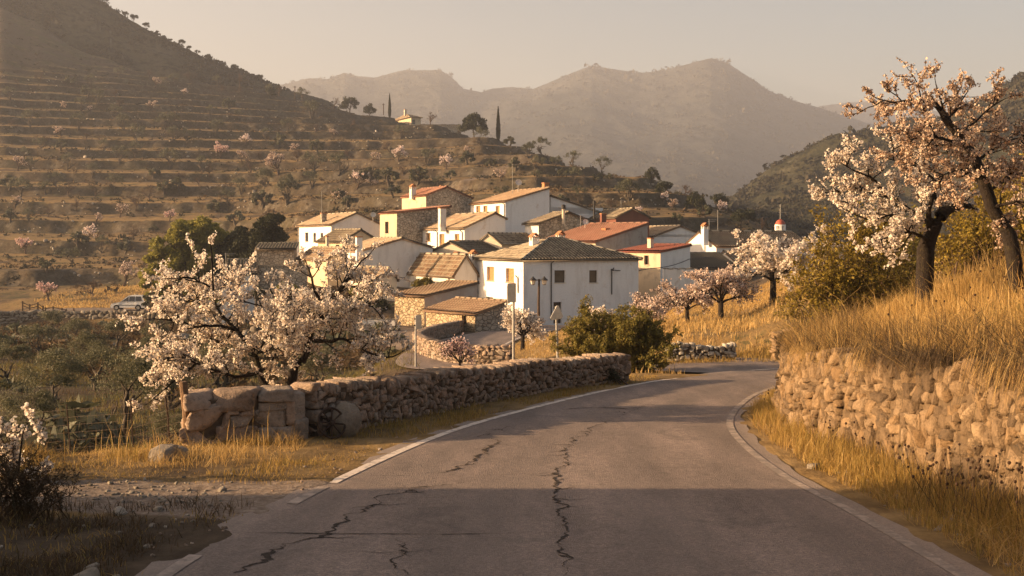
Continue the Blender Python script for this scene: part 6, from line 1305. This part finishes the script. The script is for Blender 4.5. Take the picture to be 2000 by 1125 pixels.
n = 5200; xq = r.uniform(-60, -4, n); yq = r.uniform(32, 127, n); kp = (r.random(n) < np.clip(.25 + 1.4 * fbm(xq / 7, yq / 7, 4, 515), 0, 1)) & (pxof(xq, yq) < 760); xq, yq = xq[kp], yq[kp]; scrub('hollow_scrub', np.stack([xq, yq, zt(xq, yq)], 1), .42, 'brown', 516, 46, .3)
n = 3600; xq = r.uniform(-60, -2, n); yq = r.uniform(20, 126, n); kp = (r.random(n) < np.clip(.2 + 1.4 * fbm(xq / 6, yq / 6, 4, 517), 0, 1)) & (pxof(xq, yq) < 780); xq, yq = xq[kp], yq[kp]; scrub('hollow_scrub', np.stack([xq, yq, zt(xq, yq)], 1), .40, 'olive', 518, 60, .35)
# loose stones: hollow, terrace faces, verge gravel
def rocks(name, xy, size, mat, seed, flat=.7):
    r = np.random.default_rng(seed); N = len(xy); s = size * np.exp(r.normal(0, .45, N)); z = zt(xy[:, 0], xy[:, 1]) + s * .12
    V, Fs = stones(np.stack([xy[:, 0], xy[:, 1], z], 1), np.stack([s * r.uniform(.8, 1.5, N), s * r.uniform(.7, 1.1, N), s * flat], 1), r.uniform(0, 6, N), .12, .3, seed)
    return tag(link(name, mesh_np(name, V, [Fs], M[mat])), kind='stuff')
xq = r.uniform(-48, -18, 900); yq = r.uniform(60, 112, 900); k = (fbm(xq / 9, yq / 9, 3, 520) > .12); rocks('loose_rocks', np.stack([xq, yq], 1)[k], .26, 'stone_pale', 521)
xq = np.concatenate([r.uniform(-14, -2.7, 1300)]); yq = 10.9 + r.normal(0, .4, len(xq)); rocks('gravel', np.stack([xq, yq], 1), .022, 'stone_pale', 522)
q = region(2600, -7, 2, 5, 16, lambda x, y: sst(-.02, .05, roadout(x, y)) * (1 - sst(.1, .7, roadout(x, y))), 523, (3, .5)); rocks('gravel', q, .022, 'stone_road', 524)
q = region(800, 2.9, 4.6, 6, 20, vf, 525); rocks('gravel', q[:160], .035, 'stone_pale', 526)
q = region(900, -9, -2.6, 5, 10.5, lambda x, y: x * 0 + .5, 527); rocks('gravel', q[:220], .045, 'stone_pale', 528)
tq = r.uniform(-.46, .15, 18000); yq = r.uniform(170, 470, 18000); xq = tq * yq
g_ = np.abs(zt(xq, yq + .8) - zt(xq, yq - .8)) / 1.6; k = (g_ > .8) & (fbm(xq / 16, yq / 16, 3, 530) > -.12); rocks('terrace_stones', np.stack([xq, yq], 1)[k][:6500], .27, 'stone_white', 531, .8)
# ================================================================== ROADSIDE OBJECTS
def sign(name, lbl, px_, top, base_y, Y, poly, thick=.03, tilt=0):
    b0 = P(px_, base_y, Y); b0[2] = min(b0[2], gz(b0[0], b0[1])) - .1; e = empty(name, b0, lbl, 'road sign'); zt_ = (HOR - top) / F * Y
    mb = MB(); ln = tilt / F * Y; mb.tube([b0, (b0[0] - ln, b0[1], zt_ - .02)], .034, 10); obj('pole', mb, M['metal'], e, b0)
    mb = MB(); q = [np.array([(a - 1000) / F * Y, Y - .05, (HOR - b_) / F * Y]) for a, b_ in poly]
    mb.prism(q, (.012, -thick, 0)); n = len(q); c = sum(q) / n
    for s_ in (.25, -.25): zc = c[2] + s_ * (max(p[2] for p in q) - min(p[2] for p in q)) * .8; mb.abox(c[0] - .14, c[0] + .14, Y - .055, Y + .03, zc - .02, zc + .02) if False else None
    obj('sign_plate', mb, M['metal'], e, b0)
    mb = MB(); ax = (px_ - 1000) / F * Y - ln * .9
    for f in (.28, .72):
        zc = min(p[2] for p in q) + f * (max(p[2] for p in q) - min(p[2] for p in q)); mb.abox(ax - .06, ax + .06, Y - .047, Y + .045, zc - .022, zc + .022)
    obj('bracket', mb, M['iron'], e, b0)
def rr(x0, x1, y0, y1, c=3):
    return [(x0 + c, y1), (x1, y1), (x1, y0), (x0 + c, y0), (x0 + .8, y0 + c * .3), (x0, y0 + c), (x0, y1 - c), (x0 + .8, y1 - c * .3)]
sign('road_sign', 'tall grey rectangular road sign seen from behind, above the wall', 1003, 554, 712, 29, rr(990, 1007, 553, 590))
sign('road_sign', 'grey triangular road sign seen from behind, beside the roadside bush', 1090, 597, 700, 31.5, [(1074, 621), (1078, 625), (1096, 622), (1098.5, 617), (1090.5, 597), (1087, 596.5)], tilt=4)
sign('road_sign', 'narrow grey road sign left of the hairpin parapet', 812, 615, 722, 37, rr(812, 823, 615, 643, 2))
# double lantern
Y = 68; b0 = P(1052, 664, Y); b0[2] = gz(b0[0], b0[1]) - .1; e = empty('street_lamp', b0, 'wooden street lamp with two black lanterns before the big white house', 'street lamp'); zt_ = (HOR - 545) / F * Y
mb = MB(); mb.tube([b0, (b0[0], Y, zt_ - 1.4), (b0[0] + .03, Y, zt_)], [.10, .08, .065], 9); obj('pole', mb, M['wood_dark'], e, b0)
mb = MB(); mb.tube([(b0[0] - .36, Y, zt_ - .06), (b0[0] + .36, Y, zt_ - .06)], .03, 6); obj('cross_arm', mb, M['iron'], e, b0)
for s_ in (-1, 1):
    cx = b0[0] + s_ * .34; mb = MB(); mb.tube([(cx, Y, zt_ - .32), (cx, Y, zt_ - .08)], [.11, .17], 6); lo = obj('lantern', mb, M['lampglass'], e, b0)
    mb = MB(); mb.tube([(cx, Y, zt_ - .08), (cx, Y, zt_ - .05), (cx, Y, zt_ + .10), (cx, Y, zt_ + .16)], [.25, .23, .07, .03], 8); mb.tube([(cx, Y, zt_ - .36), (cx, Y, zt_ - .32)], [.08, .12], 6); obj('lantern_cap', mb, M['iron'], lo, b0)
# wooden post and wire fence on the left
def post(lbl, px_, top, base_y, Y, rad, lean=0, mat='wood_old', name='fence_post'):
    b0 = P(px_, base_y, Y); zt_ = (HOR - top) / F * Y; mb = MB(); ln = lean / F * Y
    mb.tube([b0 - (0, 0, .15), b0 + (ln * .4, 0, (zt_ - b0[2]) * .5), (b0[0] + ln, b0[1], zt_ - .012), (b0[0] + ln, b0[1], zt_)], [rad * 1.05, rad, rad, rad * .8], 9)
    o = obj(name, mb, M[mat], None, b0); o.location = b0; return tag(o, lbl, 'post')
post('weathered round wooden fence post against the end pier of the wall', 368, 745, 858, 14.3, .052, -10)
post('thin leaning stake in the wire fence left of the wooden post', 332, 772, 868, 14.8, .012, -9, 'rust', 'fence_stake')
mb = MB()
tops = [P(357, 765, 14.3), P(255, 792, 15.5), P(130, 800, 17), P(-20, 815, 18.5)]; bots = [P(362, 850, 14.3), P(262, 880, 15.5), P(140, 890, 17), P(-15, 905, 18.5)]
for k in range(7):
    f = k / 6; mb.tube([t_ * f + b_ * (1 - f) for t_, b_ in zip(tops, bots)], .0022, 3)
for i in range(3):
    for j in range(18): f = j / 18; mb.tube([tops[i] * (1 - f) + tops[i + 1] * f, bots[i] * (1 - f) + bots[i + 1] * f], .0018, 3)
    for_ = mb.tube([tops[i + 1] + (0, 0, .08), bots[i + 1] - (0, 0, .2)], .012, 5)
o = obj('wire_fence', mb, M['rust'], None, bots[0]); o.location = bots[0]; tag(o, 'sagging rusty wire mesh fence left of the wooden post', 'fence')
# iron wheel leaning on the wall and the round pale stone behind it
Yw = 14.85; c = P(648, 826, Yw); rad = .20; off = c.copy(); e = empty('iron_wheel', off, 'old dark spoked iron wheel leaning against the roadside wall', 'wheel')
n_ = unit(np.array([.62, -.70, .35])); e1 = unit(np.cross(n_, (0, 0, 1.))); e2 = np.cross(e1, n_) * -1; e2 = e2 if e2[2] > 0 else -e2
mb = MB(); mb.tube([c + (e1 * cos(q) + e2 * sin(q)) * rad for q in np.linspace(0, 2 * pi, 40)], .016, 6); obj('rim', mb, M['rust'], e, off)
for k in range(8): mb = MB(); q = 2 * pi * k / 8 + .2; mb.tube([c, c + (e1 * cos(q) + e2 * sin(q)) * rad], .010, 5); obj('spoke', mb, M['rust'], e, off)
mb = MB(); mb.tube([c - n_ * .03, c + n_ * .04], .032, 8); obj('hub', mb, M['rust'], e, off)
bc = P(676, 824, 15.15); mb = MB(); mb.ball((0, 0, 0), 1, 28, 18); bv = np.array(mb.v); bn = 1 + .16 * fbm(bv[:, 0] * 1.6 + 4, bv[:, 1] * 1.6 + bv[:, 2] * 1.3, 4, 71) + .05 * fbm(bv[:, 0] * 6, bv[:, 1] * 6 + bv[:, 2] * 5, 3, 72)
mb.v = [tuple(q) for q in (bv * bn[:, None] * np.array([.21, .20, .26]) + bc)]; bo = np.array([bc[0], bc[1], bc[2] - .25]); o = obj('boulder', mb, M['stone_pale'], None, bo, True); o.location = bo; tag(o, 'big pale rounded stone behind the iron wheel at the wall foot', 'boulder')
for n, (px_, py_, Y_, s_, lb) in enumerate([(350, 893, 13.2, .22, 'grey stone half hidden in the golden grass before the end pier'), (318, 900, 13.0, .26, 'low flat grey stone in the golden grass left of the end pier'), (755, 812, 17.1, .12, 'small pale stone on the verge by the road line'), (1590, 915, 12.4, .10, 'small white stone on the golden right verge')]):
    c = P(px_, py_, Y_); c[2] = gz(c[0], c[1]); V, Fs = stones([c + (0, 0, s_ * .2)], [(s_ * 1.3, s_, s_ * .75)], [n * 1.3], .08, .05, 90 + n); o = link('stone', mesh_np('stone', V - c, [Fs], M['stone_pale']), None, c); tag(o, lb, 'stone')
# wooden rail fence beside the parking lane
pts = [P(a, b_, 129) for a, b_ in ((45, 606), (75, 600), (84, 606), (104, 611), (121, 612), (143, 614), (145.5, 615))]
fpx = [(44, 610, 22), (58, 608, 14), (74, 606, 16), (84, 612, 15), (89, 613, 13), (104, 614, 16), (121, 616, 15), (129, 616, 13), (144, 620, 18)]
b0 = P(44, 612, 129); e = empty('rail_fence', b0, 'dark wooden post and rail fence left of the parking lane', 'fence'); tp_ = []
for (a, b_, h_) in fpx:
    q = P(a, b_, 129); mb = MB(); mb.tube([q - (0, 0, .3), q + (0, 0, h_ / F * 129)], .085, 7); obj('post', mb, M['wood_dark'], e, b0); tp_.append(q + np.array([0, 0, h_ / F * 129]))
for dz in (.15, .48):
    mb = MB(); mb.tube([t_ - np.array([0, .08, dz]) for t_ in tp_[:-1]], .055, 6); obj('rail', mb, M['wood_dark'], e, b0)
# the small white car (seen from its left side, nose to the left)
Yc = 131; zb = gz((247 - 1000) / F * Yc, Yc) + .02; S_ = 4.05; x0 = (220 - 1000) / F * Yc; off = np.array([x0 + 1.9, Yc, zb]); e = empty('parked_car', off, 'small white estate car parked beside the golden slope', 'car')
def side(prof, hw, inset_top=0):
    n = len(prof); zmx = max(p[1] for p in prof); mb = MB(); vs = []
    for s_ in (-1, 1):
        for (a, z) in prof: vs.append((x0 + a, Yc + s_ * (hw - inset_top * max(0, z - .85) / .6), zb + z))
    mb.add(vs, [tuple(range(n)), tuple(range(2 * n - 1, n - 1, -1))] + [(i, n + i, n + (i + 1) % n, (i + 1) % n) for i in range(n)]); return mb
wx = (.72, 3.22); wr = .31
def arch(c): return [(c - .37 * cos(q), .30 + .37 * sin(q)) for q in np.linspace(0, pi, 9)]
prof = [(.05, .28)] + arch(wx[0]) + arch(wx[1]) + [(4.0, .30), (4.05, .55), (4.0, .95), (3.92, 1.12), (3.75, 1.62), (3.55, 1.72), (2.3, 1.74), (2.0, 1.66), (1.28, 1.08), (1.15, .98), (.35, .82), (.10, .68), (.02, .45)]
bd = obj('body', side(prof, .82, .16), M['carpaint'], e, off)
for q, nm in (([(1.42, 1.08), (2.02, 1.58), (2.08, 1.58), (2.08, 1.06)], 'window'), ([(2.18, 1.06), (2.18, 1.60), (2.80, 1.62), (2.80, 1.06)], 'window'), ([(2.92, 1.06), (2.92, 1.62), (3.50, 1.60), (3.66, 1.10)], 'window')):
    for s_ in (-1, 1):
        mb = MB(); y0 = lambda z: Yc + s_ * (.82 - .16 * (z - .85) / .6 + .006); mb.prism([(x0 + a, y0(z), zb + z) for a, z in q], (0, .012 * s_, 0)); obj('window', mb, M['glass'], e, off)
mb = MB(); mb.prism([(x0 + 1.30, Yc - .64, zb + 1.11), (x0 + 1.30, Yc + .64, zb + 1.11), (x0 + 1.99, Yc + .54, zb + 1.67), (x0 + 1.99, Yc - .54, zb + 1.67)], (-.012, 0, .012)); obj('windscreen', mb, M['glass'], e, off)
for a in wx:
    for s_ in (-1, 1):
        mb = MB(); yc = Yc + s_ * .74; cc = [(x0 + a, yc - .09, zb + wr), (x0 + a, yc + .09, zb + wr)]; mb.tube(cc, wr, 20); w_ = obj('wheel', mb, M['rubber'], e, off)
        mb = MB(); mb.tube([(x0 + a, yc + s_ * .085, zb + wr), (x0 + a, yc + s_ * .105, zb + wr)], wr * .66, 16); obj('rim', mb, M['metal'], w_, off)
for s_ in (-1, 1):
    mb = MB(); mb.ball((x0 + .12, Yc + s_ * .6, zb + .68), .12, 8, 6, (.7, 1.3, .8)); obj('headlight', mb, M['lens'], e, off)
    mb = MB(); mb.abox(x0 + 3.88, x0 + 3.99, Yc + s_ * .66 - .08, Yc + s_ * .66 + .08, zb + .95, zb + 1.35); obj('tail_light', mb, M['redlens'], e, off)
    mb = MB(); mb.ball((x0 + 1.48, Yc + s_ * .93, zb + 1.08), .09, 8, 5, (.8, 1, .8)); obj('mirror', mb, M['trim'], e, off)
    for a in (2.12, 2.86): mb = MB(); mb.abox(x0 + a - .2, x0 + a - .04, Yc + s_ * .826 - .01, Yc + s_ * .826 + .02, zb + .93, zb + .97); obj('door_handle', mb, M['trim'], e, off)
    mb = MB(); mb.abox(x0 + .95, x0 + 2.9, Yc + s_ * .826 - .012, Yc + s_ * .826 + .014, zb + .58, zb + .64); obj('side_moulding', mb, M['trim'], e, off)
for a0, a1, nm in ((-.02, .12, 'bumper'), (3.96, 4.10, 'bumper')): mb = MB(); mb.abox(x0 + a0, x0 + a1, Yc - .78, Yc + .78, zb + .30, zb + .50); obj(nm, mb, M['trim'], e, off)
# overhead cable from the big white house to its neighbours
a, b_, c = P(1196, 527, 93), P(1270, 524, 97), P(1346, 506, 101); mb = MB()
def sag(p, q, s): u = np.linspace(0, 1, 12)[:, None]; w_ = p * (1 - u) + q * u; w_[:, 2] -= s * 4 * (u * (1 - u))[:, 0]; return w_
mb.tube(np.vstack([sag(a, b_, .15), sag(b_, c, .2)[1:], sag(c, P(1440, 482, 118), .3)[1:]]), .035, 5); mb.box(a, (.12, 0, 0), (0, .1, 0), (0, 0, .08)); o = obj('overhead_cable', mb, M['iron'], None, a); o.location = a; tag(o, 'sagging black cable from the big white house to the chapel side', 'cable')
# ================================================================== HAZE
zs_ = [float((o.matrix_world @ __import__('mathutils').Vector(o.bound_box[i]))[2]) for o in S.objects if o.type == 'MESH' for i in (0, 6)]
bpy.context.view_layer.update()
zmin = min(min(v[2] for v in o.bound_box) + o.matrix_world.translation[2] for o in S.objects if o.type == 'MESH'); zmax = max(max(v[2] for v in o.bound_box) + o.matrix_world.translation[2] for o in S.objects if o.type == 'MESH')
mb = MB(); mb.abox(-5200, 5200, -70, 4600, zmin - 1.5, zmax + 3)
m = bpy.data.materials.new('haze'); m.use_nodes = True; t = m.node_tree; t.nodes.remove(t.nodes['Principled BSDF'])
v = nd(t, 'VolumePrincipled'); v.inputs['Color'].default_value = (.80, .85, .99, 1); v.inputs['Density'].default_value = HAZE_DENS; v.inputs['Anisotropy'].default_value = .25
t.links.new(v.outputs[0], t.nodes['Material Output'].inputs['Volume'])
h = obj('haze', mb, m); tag(h, kind='stuff'); print('HAZE', zmin, zmax)
